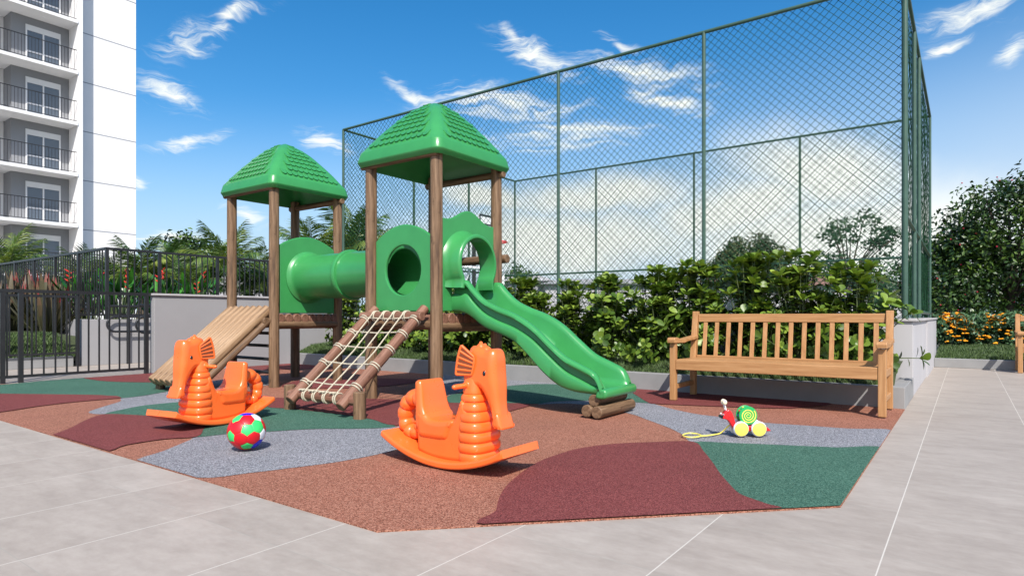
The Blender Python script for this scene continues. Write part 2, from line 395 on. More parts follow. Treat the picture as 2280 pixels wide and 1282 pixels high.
def pillow(mb, poly, half, r, rings=4, mi=0, place=None):
    """solid of outline poly (x,z), half thickness in y, edges rounded by r"""
    place = place or (lambda x, y, z: (x, y, z)); L = []
    for i in range(rings, -1, -1):
        a = math.pi/2*i/rings; q = inset(poly, r*(1-math.cos(a))); L.append([place(p[0], -(half-r+r*math.sin(a)), p[1]) for p in q])
    for i in range(0, rings+1):
        a = math.pi/2*i/rings; q = inset(poly, r*(1-math.cos(a))); L.append([place(p[0], (half-r+r*math.sin(a)), p[1]) for p in q])
    mb.loops(L, False, False, True, mi)
    for ring in (L[0], L[-1]):
        fill_poly(mb, ring, mi)
    return mb
def fill_poly(mb, ring, mi=0, holes=()):
    bm = bmesh.new(); es = []
    for lp in [ring]+list(holes):
        vs = [bm.verts.new(p) for p in lp]
        es += [bm.edges.new((vs[i], vs[(i+1) % len(vs)])) for i in range(len(vs))]
    bmesh.ops.triangle_fill(bm, edges=es, use_beauty=True)
    bm.verts.index_update()
    mb.add([v.co[:] for v in bm.verts], [[v.index for v in f.verts] for f in bm.faces], mi); bm.free()
def plate(mb, outer, holes, y0, y1, place, mi=0, r=.012):
    """flat panel with holes, rounded outer edge; outline in (x,z)"""
    def ring(poly, d, y): return [place(p[0], y, p[1]) for p in inset(poly, d)]
    for poly, sg in [(outer, 1)]+[(h, -1) for h in holes]:
        L = [ring(poly, sg*r, y0), ring(poly, sg*r*.3, y0+(r*.3)), ring(poly, 0, y0+r), ring(poly, 0, y1-r), ring(poly, sg*r*.3, y1-r*.3), ring(poly, sg*r, y1)]
        mb.loops(L, False, False, True, mi)
    for y in (y0, y1):
        fill_poly(mb, ring(outer, r, y), mi, [ring(h, -r, y) for h in holes])
    return mb

# ------------------------------------------------------------------ setting: ground, paving, rubber floor
KY, KX = 7.13, -0.48           # kerb front, right end of kerb and wall
LX = -10.40                    # line of the boundary wall and low fence
mb = MB(); mb.add([(-400,-100,-.03),(400,-100,-.03),(400,700,-.03),(-400,700,-.03)], [(0,1,2,3)])
tag(mb.build('ground', M['ground'], smooth=False), 'wide dull ground reaching to the horizon', kind='structure')
mb = MB(); mb.add([(-13.1,-8,0),(9,-8,0),(9,13.5,0),(-13.1,13.5,0)], [(0,1,2,3)])
tag(mb.build('pavement', M['tile'], smooth=False), 'pale grey square paving slabs with light joints', kind='structure')

MAT_POLY = [(-1.99,1.78),(KX,3.30),(KX,KY),(LX+.0,KY),(LX+.06,1.78)]
def clip(poly, cp):
    out = [tuple(p) for p in poly]
    for i in range(len(cp)):
        a, b = cp[i], cp[(i+1) % len(cp)]; src = out; out = []
        side = lambda p: (b[0]-a[0])*(p[1]-a[1])-(b[1]-a[1])*(p[0]-a[0])
        for j in range(len(src)):
            p, q = src[j-1], src[j]; sp, sq = side(p), side(q)
            if (sp >= 0) != (sq >= 0):
                t = sp/(sp-sq); out.append((p[0]+(q[0]-p[0])*t, p[1]+(q[1]-p[1])*t))
            if sq >= 0: out.append(q)
        if not out: break
    return out
patches = {
 'grey_rub': [
  [(196.6,919.5),(233,906),(268,895),(271,888),(317,883),(357,876),(378,871.6),(430,858),(480,848),(530,843),(602,838),(606,856),(560,862),(500,870),(450,884),(398,897),(326,904),(281,912),(233,923.5)],
  [(438,975.5),(508,968.5),(591,964),(700,957.5),(785,957),(846,955.5),(900,952),(940,968),(900,995),(858,1010),(757,1030),(644,1045),(560,1055),(432,1066),(300,1033),(365,1006),(421,982.5)],
  [(985,836),(1060,842),(1140,846),(1270,856),(1230,858),(1140,862),(1060,868),(1020,876),(1000,882),(980,870)],
  [(1197,902),(1233,896),(1312,893.6),(1410,897),(1449,899.5),(1496,912),(1552,923.6),(1608,930.6),(1693,942),(1805,950),(1889,956),(1990,960.5),(1970,1004),(1861,999),(1749,994),(1637,989.5),(1544,986.7),(1520,970),(1491,955),(1438,935),(1402,922.5),(1312,904),(1253,900)]],
 'green_rub': [
  [(0,858),(194,841),(213,848),(253,851.4),(295,852.5),(345,853),(380,853),(430,852),(418,862),(378,871.6),(357,876),(317,883),(270,888),(261,884),(241,883),(196,881),(0,878.6),(-160,876),(-160,868)],
  [(233,924),(281,912),(326,904),(398,897),(450,893),(520,897),(596,908),(644,912),(695,917.6),(757,924.6),(827,936),(880,950),(846,955.5),(785,957),(700,957.5),(591,964),(508,968.5),(438,975.5),(452,960),(453,948),(400,934),(348,930),(290,926)],
  [(1000,882),(1040,876),(1080,867),(1140,860),(1197,856.5),(1260,858),(1330,864),(1396,869),(1420,884),(1444,898.6),(1410,897),(1312,893.6),(1233,896),(1197,901),(1141,900),(1060,899),(1003,899)],
  [(1542,986.7),(1637,989.5),(1749,994),(1861,999),(1970,1004),(1885,1140),(1730,1140),(1707,1127),(1679,1117),(1645,1103),(1620,1078),(1603,1058),(1586,1033),(1566,1008)]],
 'maroon': [
  [(194,840),(213,848),(253,851.4),(295,852.5),(345,853),(400,852),(450,842),(470,826),(345,826)],
  [(-160,877),(0,878.6),(196,881),(241,883),(261,884),(270,888),(261,889),(168,897),(84,907),(0,920),(-160,938)],
  [(233,925),(290,926),(348,930),(400,934),(453,948),(452,960),(438,975.5),(365,981),(281,994),(225,1007),(100,974),(118,970),(154,957),(196,936)],
  [(602,889),(700,889),(830,890),(900,893),(1003,899),(1060,899),(1143,900),(1182,904),(1146,915),(1090,930),(1000,944),(880,950),(827,936),(757,924.6),(695,917.6),(644,912),(596,908)],
  [(628,862),(655,851),(690,846),(760,847),(850,844),(940,848),(900,857),(850,862),(780,866),(700,866)],
  [(544,818),(643,810),(690,812),(760,818),(690,822),(620,824),(560,829)],
  [(1095,1175),(1104,1143),(1112,1112),(1129,1085),(1157,1060),(1197,1033),(1247,1014),(1295,1001),(1365,992),(1449,988),(1542,986.7),(1566,1008),(1586,1033),(1603,1058),(1620,1078),(1645,1103),(1679,1117),(1707,1127),(1740,1140),(1600,1160)],
  [(1388,862),(1440,866),(1828,896),(1777,910),(1721,911),(1608,907.5),(1468,901.6),(1444,898.6),(1420,884)]]}
mb = MB(); fill_poly(mb, [(x, y, .007) for x, y in MAT_POLY], 0)
n = len(MAT_POLY)
mb.add([(x, y, z) for z in (0.0005, .007) for x, y in MAT_POLY], [(i, (i+1) % n, n+(i+1) % n, n+i) for i in range(n)], 0)
for li, (k, mi) in enumerate((('grey_rub', 1), ('green_rub', 2), ('maroon', 3))):
    for P in patches[k]:
        w = [tuple(ground(*p)[:2]) for p in P]
        w = smooth_poly(w, 4); w = clip(w, MAT_POLY)
        if len(w) > 2:
            clean = [w[i] for i in range(len(w)) if (Vector(w[i])-Vector(w[i-1])).length > .004]
            fill_poly(mb, [(x, y, .007+.0025*(li+1)) for x, y in clean], mi)
tag(mb.build('play_floor', [M['terra'], M['grey_rub'], M['green_rub'], M['maroon']], smooth=False), 'speckled rubber play floor in terracotta, maroon, green and grey swirls', kind='structure')

# ------------------------------------------------------------------ walls, kerbs, court base
def slab_thing(name, label, cat, boxes, mat, bev=.006):
    mb = MB()
    for b in boxes: mb.box(*b)
    o = mb.build(name, mat, smooth=False); bevel(o, bev, 2); return tag(o, label, cat)
WX0 = LX-.14
wall = slab_thing('boundary_wall', 'low light grey rendered wall behind the log ramp', 'wall', [(WX0, LX, 4.68, 8.30, 0, 1.235)], M['wall'])
mb = MB(); mb.box(WX0-.03, LX+.03, 4.65, 8.30, 1.238, 1.27); bevel(mb.build('coping', M['coping'], wall, False), .004)
slab_thing('planter_kerb', 'low grey kerb edging the clusia planter behind the bench', 'kerb',
           [(LX+.002, KX, KY, KY+.13, 0, .215), (KX-.13, KX, KY+.132, 8.35, 0, .215)], M['kerb'])
cw = slab_thing('court_wall', 'light grey retaining wall carrying the green sports court fence', 'wall', [(-10.7, KX-.004, 8.352, 14.6, 0, .845)], M['court_wall'])
mb = MB(); mb.box(-10.73, KX+.03, 8.325, 14.63, .848, .88); bevel(mb.build('coping', M['coping'], cw, False), .004)
mb = MB(); mb.box(KX-.006, KX+.012, 11.2, 14.6, 0, .842); mb.build('pilaster', M['court_wall'], cw, False)
mb = MB(); mb.add([(-10.3,8.7,.884),(-.8,8.7,.884),(-.8,14.4,.884),(-10.3,14.4,.884)], [(0,1,2,3)])
tag(mb.build('court_floor', M['court'], smooth=False), 'green painted sports court floor', kind='structure')
mb = MB(); mb.add([(LX,KY+.1,.19),(KX-.1,KY+.1,.19),(KX-.1,7.55,.33),(LX,7.55,.33),(KX-.1,8.36,.40),(LX,8.36,.40)], [(0,1,2,3),(3,2,4,5)])
tag(mb.build('planter_soil', M['soil'], smooth=False), 'dark planting soil in the long planter', kind='structure')
slab_thing('lawn_kerb', 'low grey kerb edging the lawn beyond the paving', 'kerb', [(KX+.014, 9, 13.5, 13.63, 0, .16)], M['kerb'])
mb = MB(); mb.add([(KX,13.6,.14),(9,13.6,.14),(9,17.4,.32),(KX,17.4,.32),(9,40,.32),(KX,40,.32)], [(0,1,2,3),(3,2,4,5)])
tag(mb.build('lawn', M['soil'], smooth=False), 'sloping lawn behind the kerb at right', kind='structure')

def grass(name, label, n, fpos, h, w, seed):
    r = random.Random(seed); vs = []; fs = []; at_ = []
    mb = MB()
    for i in range(n):
        p = fpos(r); a = r.random()*6.28; hh = h*(.5+r.random()); ww = w*(.7+.6*r.random())
        dx, dy = math.cos(a)*ww, math.sin(a)*ww; lx, ly = (r.random()-.5)*hh*1.3, (r.random()-.5)*hh*1.3
        o = len(vs); vs += [(p[0]-dx, p[1]-dy, p[2]), (p[0]+dx, p[1]+dy, p[2]), (p[0]+lx, p[1]+ly, p[2]+hh)]; fs.append((o, o+1, o+2)); at_.append(r.random())
    mb.add(vs, fs, 0, rnd=at_)
    return tag(mb.build(name, M['grass'], smooth=False), label, 'grass', kind='stuff')
def plant_p(r):
    y = KY+.13+(r.random()**1.4)*.8; return (LX+.05+r.random()*9.72, y, .185+min((y-KY-.1)*.4375, .14)+max(0, y-7.55)*.09)
grass('grass', 'short grass under the clusia shrubs along the kerb', 36000, plant_p, .045, .006, 1)
def lawn_p(r):
    y = 13.64+r.random()*3.2; return (KX+.03+r.random()*4.2, y, .14+(y-13.6)*.0474)
grass('grass', 'mown lawn grass behind the far kerb at right', 34000, lawn_p, .05, .008, 2)

# ------------------------------------------------------------------ green court fence
CX0, CX1, CY0, CY1, CZ0, CZ1 = -10.47, -.57, 8.45, 14.55, .88, 4.78
court = thing('court_fence', 'tall dark green wire mesh fence cage round the raised sports court', 'fence', (0, 0, 0))
def post(x, y, z0, z1, r=.032): 
    return rod('post', (x, y, z0), (x, y, z1), r, M['fence_green'], court, 12, cap_r=.05)
xs = [CX0, -7.85, -5.23, -2.9, CX1]
for x in xs: post(x, CY0, CZ0, CZ1, .032 if x == CX1 else .026)
for x in xs: post(x, CY1, CZ0, CZ1, .025)
for y in (10.06, 11.1): post(CX1, y, CZ0, CZ1-.03, .027)
for y in (10.5, 12.5): post(CX0, y, CZ0, CZ1-.03, .03)
rails = [((CX0,CY0,CZ1),(CX1,CY0,CZ1)), ((CX0,CY1,CZ1),(CX1,CY1,CZ1)), ((CX0,CY0,CZ1),(CX0,CY1,CZ1)), ((CX1,CY0,CZ1),(CX1,CY1,CZ1)),
         ((CX0,CY1,2.07),(CX1,CY1,2.07)), ((CX1,CY0,2.07),(CX1,CY1,2.07)), ((CX0,CY0,2.07),(CX0,CY1,2.07)), ((CX1,11.1,.97),(CX1,CY1,.97))]
for a, b in rails: rod('rail', a, b, .024, M['fence_green'], court, 12, cap_r=.05)
def netting(u0, u1, z0, z1, P, sp=.104, r=.0038, seed=0):
    mb = MB(); W, H = u1-u0, z1-z0; rr = random.Random(seed)
    k = -H
    while k < W:
        for s in (1, -1):
            # u = k + t (rising), z = t ; clipped to the rectangle
            t0, t1 = max(0, -k), min(H, W-k)
            if t1-t0 > .02:
                m_ = max(2, int((t1-t0)/.6)+1); pts = []
                for i in range(m_+1):
                    t = t0+(t1-t0)*i/m_; u = k+t
                    if s < 0: u = W-u
                    pts.append(P(u0+u, z0+t, (rr.random()-.5)*.012))
                mb.tube(pts, r, 3, False)
        k += sp
    return mb
netting(CX0, CX1, CZ0, CZ1, lambda u, z, e: (u+e*.4, CY0+.035+e, z), seed=1).build('netting', M['net'], court, True)
netting(CX0, CX1, CZ0, CZ1, lambda u, z, e: (u+e*.4, CY1-.035+e, z), seed=2).build('netting', M['net'], court, True)
netting(CY0, CY1, CZ0, CZ1, lambda u, z, e: (CX0+.03+e, u+e*.4, z), seed=3).build('netting', M['net'], court, True)
netting(CY0, CY1, CZ0, CZ1, lambda u, z, e: (CX1-.03+e, u+e*.4, z), r=.0024, seed=4).build('netting', M['net'], court, True)
# goal and hoop at the left end of the court
g = thing('football_goal', 'white painted goal frame inside the court behind the slide tower', 'goal', (-9.7, 12.1, .884))
for y in (-.85, .85):
    rod('goal_post', (0, y, 0), (0, y, 1.2), .045, M['pvc'], g, 12); rod('back_stay', (0, y, 1.2), (-.45, y, 0), .03, M['pvc'], g, 10)
rod('crossbar', (0, -.9, 1.2), (0, .9, 1.2), .045, M['pvc'], g, 12)
for y in (-.45, 0, .4): rod('upright', (-.45, y, 0), (-.02, y, 1.2), .022, M['pvc'], g, 8)
h = thing('basketball_hoop', 'white basketball backboard with dark border beyond the slide tower', 'hoop', (-10.15, 12.32, .884))
mb = MB(); mb.box(.50, .54, -.44, .44, 1.82, 2.52); mb.build('backboard', M['pvc'], h, False)
mb = MB()
for b in ((.541,.55,-.45,.45,2.49,2.53),(.541,.55,-.45,.45,1.81,1.85),(.541,.55,-.45,-.41,1.85,2.49),(.541,.55,.41,.45,1.85,2.49),(.541,.55,-.3,.3,2.28,2.31),(.541,.55,-.3,-.27,1.9,2.28),(.541,.55,.27,.3,1.9,2.28)): mb.box(*b)
mb.build('border', M['metal'], h, False)
mb = MB(); mb.tube([(.78+.22*math.cos(a*math.pi/12), .22*math.sin(a*math.pi/12), 1.86) for a in range(25)], .018, 8, False); mb.build('rim', M['red'], h)
rod('pole', (0, 0, 0), (0, 0, 2.1), .05, M['metal'], h, 12); rod('arm', (0, 0, 2.1), (.5, 0, 2.1), .04, M['metal'], h, 10)

# ------------------------------------------------------------------ play set
PS = thing('play_set', 'wooden play set of two green roofed towers with tunnel, slide, ramp and net', 'playground', (-6.2, 5.14, 0))
ox, oy = 6.2, -5.14                      # part coordinates are world coordinates shifted to the base
def W(x, y, z=0): return (x+ox, y+oy, z)
T1 = (-8.08, -7.10); T2 = (-5.28, -4.31); TY = (4.64, 5.63); PR = .066; PF = .94
for (a, b) in (T1, T2):
    for x in (a, b):
        for y in TY:
            p = rod('post', W(x, y, 0), W(x, y, 2.60), PR, M['log'], PS, 22, r1=PR*.93, wob=.012)
            if y == TY[0]:
                mb = MB()
                for z in (.83,): mb.tube([(PR*.8, 0, z), (PR*1.02, 0, z)], .013, 10)
                mb.build('bolt', M['metal'], p)
# floors of half round logs and the beams below
for (a, b) in (T1, T2):
    for k in range(8):
        y = TY[0]+.075+k*.1195
        rod('floor_log', W(a-.0, y, PF-.062), W(b+.045, y, PF-.062), .061, M['red_log'], PS, 16)
    for y in TY: rod('beam', W(a-.1 if a == T2[0] else a, y, .815), W(b+.02, y, .815), .05, M['log'], PS, 14)
    for x in (a, b): rod('beam', W(x, TY[0], .80), W(x, TY[1], .80), .058, M['log'], PS, 14)
    rod('roof_beam', W(a-.09, TY[0]-.05, 2.53), W(b+.06, TY[0]-.05, 2.53), .030, M['log'], PS, 12)
    rod('roof_beam', W(a-.11, TY[1], 2.50), W(b+.11, TY[1], 2.50), .04, M['log'], PS, 12)
def rsq(a, r, z, n=5):
    r = min(r, a*.98); out = []
    for cx, cy, q in ((1,1,0),(-1,1,1),(-1,-1,2),(1,-1,3)):
        for i in range(n+1):
            t = math.pi/2*(q+i/n); out.append((cx*(a-r)+r*math.cos(t), cy*(a-r)+r*math.sin(t), z))
    return out
HT = [(0,0),(.09,.13),(.177,.256),(.28,.39),(.394,.526),(.5,.65),(.59,.745),(.69,.828),(.80,.90),(.887,.945),(.95,.975)]
def hz(t):
    for (a, b), (c, d) in zip(HT, HT[1:]):
        if t <= c: return b+(d-b)*(t-a)/(c-a)
    return HT[-1][1]
def roof(cx, cy):
    A, zb = .62, 2.52; mb = MB()
    rings = [rsq(A-.05, .08, zb+.012), rsq(A-.040, .08, zb+.002), rsq(A-.034, .08, zb), rsq(A-.026, .08, zb+.004), rsq(A-.004, .09, zb+.042), rsq(A, .09, zb+.050), rsq(A, .09, zb+.058), rsq(A-.021, .09, zb+.150), rsq(A-.024, .09, zb+.158), rsq(A-.03, .09, zb+.165)]
    zt = zb+.165; A1 = A-.03; Hh = .60
    rings += [rsq(A1*(1-t), .10*(1-.35*t), zt+hz(t)*Hh) for t in [i/16 for i in range(1, 16)]]
    rings.append(rsq(A1*.015, .005, zt+Hh*.985))
    mb.loops(rings, False, True)
    inner = [rsq(A-.05, .10, zb+.01)] + [rsq((A1-.04)*(1-t), .08*(1-.35*t), zt-.05+hz(t)*Hh*.97) for t in [0, .1, .2, .4, .6, .8, .95]]
    mb.loops(inner, False, True)
    o = mb.build('roof', M['plastic_green'], PS, True, 50); o.location = W(cx, cy)
    # raised scalloped shingles on each slope
    rows = 10
    for q in range(4):
        sb = MB()
        c, s = math.cos(q*math.pi/2), math.sin(q*math.pi/2)
        for i in range(rows):
            t = .05+i*.087; a = A1*(1-t); half = a-.115*(1-.25*t)
            if half < .05: continue
            dt = .01; sl = Vector((-A1*dt, 0, (hz(t+dt)-hz(t))*Hh)).normalized(); nrm = Vector((sl.z, 0, -sl.x))
            w = .080; cnt = int(2*half/w); y0 = -cnt*w/2 + ((i % 2)*.5)*w*(1 if cnt > 1 else 0)
            for k in range(cnt + (0 if i % 2 == 0 else -1)):
                yc = y0+(k+.5)*w; base = Vector((a, 0, zt+hz(t)*Hh))
                top = []; bot = []
                m_ = 8
                for j in range(m_+1):
                    an = math.pi*j/m_; yy = -math.cos(an)*w*.47; dd = -math.sin(an)*.036
                    P0 = base + Vector((0, yc+yy, 0)) + sl*(dd+.02)
                    bot.append(P0 - nrm*.002); top.append(P0 + nrm*.016)
                back = [base + Vector((0, yc+e*w*.47, 0)) + sl*.070 + nrm*.002 for e in (-1, 1)]
                vs = bot+top+back; fs = [(j, j+1, m_+2+j, m_+1+j) for j in range(m_)]
                B = 2*(m_+1); fs.append(tuple(range(m_+1, 2*(m_+1))) + (B+1, B)); fs += [(0, m_+1, B), (m_, B+1, 2*m_+1)]
                sb.add([(v.x*c-v.y*s, v.x*s+v.y*c, v.z) for v in vs], fs)
        sb.build('shingles', M['plastic_green'], o, True, 30)
for (a, b) in (T1, T2): roof((a+b)/2, (TY[0]+TY[1])/2)

def arch_outline(w0, w1, z0, zs, zp, style=0):
    pts = [(w0, z0), (w1, z0), (w1, zs)]
    n_ = 16
    for i in range(1, n_):
        t = i/n_; x = w1+(w0-w1)*t
        h_ = math.sin(math.pi*t) if style == 0 else .5-.5*math.cos(2*math.pi*t)
        pts.append((x, zs+(zp-zs)*h_**(.85 if style == 0 else .9)))
    pts.append((w0, zs)); return densify(pts)
def densify(p, m_=.05):
    out = []
    for i in range(len(p)):
        a, b = Vector(p[i]), Vector(p[(i+1) % len(p)]); k = max(1, int((b-a).length/m_))
        out += [a+(b-a)*j/k for j in range(k)]
    return out
def circ(cx, cz, r, n_=36): return [Vector((cx+r*math.cos(-2*math.pi*i/n_), cz+r*math.sin(-2*math.pi*i/n_))) for i in range(n_)]
TC, TZ, TR = 5.135, 1.42, .285
# panel facing the camera on the slide tower, with its round window
mb = MB(); mid = (T2[0]+T2[1])/2
plate(mb, arch_outline(T2[0]+.07, T2[1]-.07, .955, 1.715, 1.87), [list(reversed(circ(mid, 1.39, .262)))], -.018, .018, lambda x, y, z: W(x, TY[0]+.02+y, z))
pn = mb.build('panel', M['plastic_green'], PS, True, 40)
# tunnel panels
for x, zs, zp in ((T1[1], 1.815, 1.955), (T2[0], 1.715, 1.87)):
    mb = MB(); plate(mb, arch_outline(TY[0]+.07, TY[1]-.07, .945, zs, zp), [list(reversed(circ(TC, TZ, TR-.02)))], -.018, .018, lambda u, y, z, x=x: W(x+y, u, z))
    mb.build('panel', M['plastic_green'], PS, True, 40)
prof = [(T1[1]+.02, TR+.055), (T1[1]+.035, TR+.055), (T1[1]+.045, TR+.042), (T1[1]+.06, TR+.02), (T1[1]+.09, TR+.004), (T1[1]+.13, TR),
        (-6.24, TR), (-6.235, TR+.022), (-6.22, TR+.03), (-6.18, TR+.03), (-6.165, TR+.022), (-6.16, TR), (T2[0]-.09, TR), (T2[0]-.05, TR+.02), (T2[0]-.02, TR+.05)]
def lathe_x(mb, prof, n_=48): 
    return mb.loops([[W(x, TC+r*math.cos(2*math.pi*k/n_), TZ+r*math.sin(2*math.pi*k/n_)) for k in range(n_)] for x, r in prof], False, False)
mb = MB(); lathe_x(mb, prof); lathe_x(mb, [(x, TR-.02) for x in (T1[1]-.02, -6.2, T2[0]+.02)]); mb.build('tunnel', M['plastic_green'], PS, True, 40)
# slide tower panel with the keyhole opening, hood and slide
SX = T2[1]; SC_ = 5.06
omega = []
for i in range(0, 31):
    a = R(-42)+R(264)*i/30; omega.append((SC_+.285*math.cos(a), 1.445+.285*math.sin(a)))
omega = [(SC_+.195, .957)] + [(SC_+.195, 1.0), (SC_+.195, 1.12), (SC_+.20, 1.2)] + omega[1:-1] + [(SC_-.20, 1.2), (SC_-.195, 1.12), (SC_-.195, 1.0)] + [(SC_-.195, .957)]
yL, yR = TY[0]+.07, TY[1]-.07
top = [(yR, .957), (yR, 1.905)]
for i in range(1, 24):
    t = i/24; top.append((yR+(yL-yR)*t, 1.905+.12*(.5-.5*math.cos(2*math.pi*min(max((t-.08)/.84, 0), 1)))))
top += [(yL, 1.905), (yL, .957)]
outl = densify(top[:1]+top[1:]+list(reversed(omega)), .05)
mb = MB(); plate(mb, outl, [], -.018, .018, lambda u, y, z: W(SX+y, u, z), r=.01); sp = mb.build('panel', M['plastic_green'], PS, True, 40)
# hood: the same curve pulled forward, with a rounded front lip
def hood(mb):
    path = omega[4:-4]; path = [(path[0][0]+.004, path[0][1]-.10), (path[0][0]-.004, path[0][1]-.05)] + path + [(path[-1][0]+.004, path[-1][1]-.05), (path[-1][0]-.004, path[-1][1]-.10)]
    path = smooth_poly(path, 3, False)
    L = []
    for dx, dn in ((.0, .0), (.0, .075), (.03, .05), (.07, .035), (.165, .03), (.185, .022), (.195, .005), (.19, -.012), (.17, -.016), (.0, -.012)):
        ring = []
        for i, p in enumerate(path):
            a, b = Vector(path[max(i-1, 0)]), Vector(path[min(i+1, len(path)-1)]); t = (b-a).normalized(); nn = Vector((t.y, -t.x))
            q = Vector(p)+nn*dn; ring.append(W(SX+.018+dx, q.x, q.y))
        L.append(ring)
    mb.loops(L, False, False, False)
mb = MB(); hood(mb); mb.build('hood', M['plastic_green'], sp, True, 60)
A_ = [(1021,624),(1039,624),(1051,639),(1076,665),(1108,683),(1145,698),(1185,724),(1222,760),(1258,793),(1295,813),(1323,829),(1335,849),(1339,864)]
B_ = [(1021,695),(1043,704),(1076,730),(1116,748),(1145,764),(1177,797),(1205,829),(1238,858),(1270,872),(1307,878),(1335,882)]
SY = 4.85
top_pts = smooth_poly([(on_y(*p, SY).x, on_y(*p, SY).z) for p in A_], 4, False); bot_pts = smooth_poly([(on_y(*p, SY).x, on_y(*p, SY).z) for p in B_], 4, False)
def interp(pts, x):
    pts = sorted(pts, key=lambda p: p[0])
    if x <= pts[0][0]: return pts[0][1]
    for a, b in zip(pts, pts[1:]):
        if x <= b[0]: return a[1]+(b[1]-a[1])*(x-a[0])/max(b[0]-a[0], 1e-6)
    return pts[-1][1]
xa, xb = SX+.02, -2.56
SW = .59
mb = MB(); L = []
for i in range(61):
    x = xa+(xb-xa)*i/60; zt = interp(top_pts, x); zb = interp(bot_pts, x); fl = min(zb+.055, zt-.06)
    half = [(.022, zb+.010), (.004, zb+.03), (.0, max(zt-.165, zb+.06)), (.012, max(zt-.145, zb+.075)), (.042, max(zt-.135, zb+.085)), (.046, zt-.072), (.03, zt-.060), (-.012, zt-.058), (-.024, zt-.042), (-.022, zt-.02), (-.005, zt-.003), (.02, zt), (.045, zt-.006), (.062, zt-.025), (.07, zt-.06),
            (.078, max(fl+.05, zt-.2)), (.095, fl+.018), (.13, fl)]
    sec = [(SW/2, zb)] + [(.06, zb)] + half + [(SW/2, fl)]
    other = [(SW-y, z) for y, z in reversed(sec[1:-1])]
    ring = [W(x, SY-.005+y, z) for y, z in sec[1:]] + [W(x, SY-.005+y, z) for y, z in other]
    L.append(ring)
mb.loops(L, True, True)
sl = mb.build('slide', M['plastic_green'], PS, True, 45)
mb = MB(); zl = interp(top_pts, xb)
pill = [(xb-.05, zl-.09), (xb-.05, zl-.05), (xb-.02, zl-.018), (xb+.015, zl-.006), (xb+.045, zl-.02), (xb+.055, zl-.05), (xb+.045, zl-.082), (xb+.01, zl-.095)]
pillow(mb, smooth_poly(pill, 3), SW/2+.018, .02, 3, 0, lambda x, y, z: W(x, SY-.005+SW/2+y, z)); mb.build('slide_lip', M['plastic_green'], sl, True, 50)
# log rail on the far side of the slide tower
rod('rail_log', W(T2[0]-.1, TY[1]+.10, 1.56), W(T2[1]+.085, TY[1]+.10, 1.56), .05, M['log'], PS, 16)
# ramp of half logs up to the first tower
rp0, rp1 = Vector((0, 3.60, .115)), Vector((0, 4.66, 1.0))
ramp_o = rod('ramp', W(T1[0]-.02, 4.52, .845), W(T1[1]+.02, 4.52, .845), .045, M['log'], PS, 14)
def child_rod(name, p0, p1, r, mat, par, **k):
    o = rod(name, p0, p1, r, mat, None, **k); o.parent = par; o.matrix_parent_inverse = (par.matrix_basis).inverted(); return o
bpy.context.view_layer.update()
for k in range(7):
    x = T1[0]+.075+k*.137
    child_rod('plank', W(x, rp0.y-.02, rp0.z), W(x, rp1.y-.05, rp1.z), .066, M['plank'], ramp_o, n=18)
for x in (T1[0]+.02, T1[1]-.02):
    child_rod('support', W(x, 3.66, .07), W(x, 4.58, .86), .042, M['log'], ramp_o, n=12)
    child_rod('foot', W(x, 3.70, 0), W(x, 3.70, .13), .055, M['log'], ramp_o, n=14)
# rungs below the ramp and a hanging rope
for z in (.69, .53, .36, .19): rod('rung', W(T1[0], TY[0]+.0, z), W(T1[1], TY[0]+.0, z), .021, M['metal'], PS, 10)
mb = MB()
for dx in (-.10, -.05): mb.tube([W(T1[1]+dx, TY[0]+.1, .86), W(T1[1]+dx-.06, TY[0]+.06, .5), W(T1[1]+dx-.02, TY[0]+.05, .12)], .008, 6)
mb.build('rope', M['log'], PS)
# climbing net
ST0, ST1 = Vector((0, 3.53, .11)), Vector((0, 4.59, .985))
xl, xr = -5.15, -4.42
nl = rod('net_ladder', W(T2[0]+.05, 4.47, .905), W(T2[1]-.03, 4.47, .905), .046, M['red_log'], PS, 16)
for x in (xl, xr): child_rod('side_rail', W(x, ST0.y, ST0.z), W(x, ST1.y, ST1.z), .050, M['red_log'], nl, n=18, wob=.02)
child_rod('bottom_bar', W(-5.27, 3.62, .165), W(-4.29, 3.62, .165), .044, M['red_log'], nl, n=16)
for x in (-5.29, -4.28): child_rod('short_post', W(x, 3.63, 0), W(x, 3.63, .245), .056, M['log'], nl, n=18)
rb = MB(); dirv = (ST1-ST0).normalized(); nv = Vector((0, -dirv.z, dirv.y))
def SP(t, x, off=.0): 
    p = ST0+(ST1-ST0)*t+nv*off; return W(x, p.y, p.z)
for t in (.17, .37, .54, .70, .86):
    for x in (xl, xr):
        for e in (-.010, .010):
            c = ST0+(ST1-ST0)*(t+e)
            rb.tube([W(x+.056*math.cos(a*math.pi/9), *(c+nv*.056*math.sin(a*math.pi/9)).yz) for a in range(19)], .0072, 6, False)
    rb.tube([SP(t, xl+.05, .035), SP(t, (xl+xr)/2, .02), SP(t, xr-.05, .035)], .0072, 6)
for k in range(4):
    x = xl+.145+k*.15; 
    p0 = Vector((x, 3.60, .215)); p1 = Vector((x+.0, 4.44, .955))
    rb.tube([W(*p0), W(*(p0.lerp(p1, .5)+Vector((0, .02, -.02)))), W(*p1)], .0072, 6)
    for e in (-.014, .012):
        rb.tube([W(x+e, 3.62+.052*math.cos(a*math.pi/8), .165+.052*math.sin(a*math.pi/8)) for a in range(17)], .0072, 6, False)
        rb.tube([W(x+e, 4.47+.054*math.cos(a*math.pi/8), .905+.054*math.sin(a*math.pi/8)) for a in range(17)], .0072, 6, False)
    rb.tube([W(x-.03+.03*math.cos(a*.9), 3.585+.018*math.sin(a*1.7), .215+.008*math.sin(a)) for a in range(9)], .0075, 6)
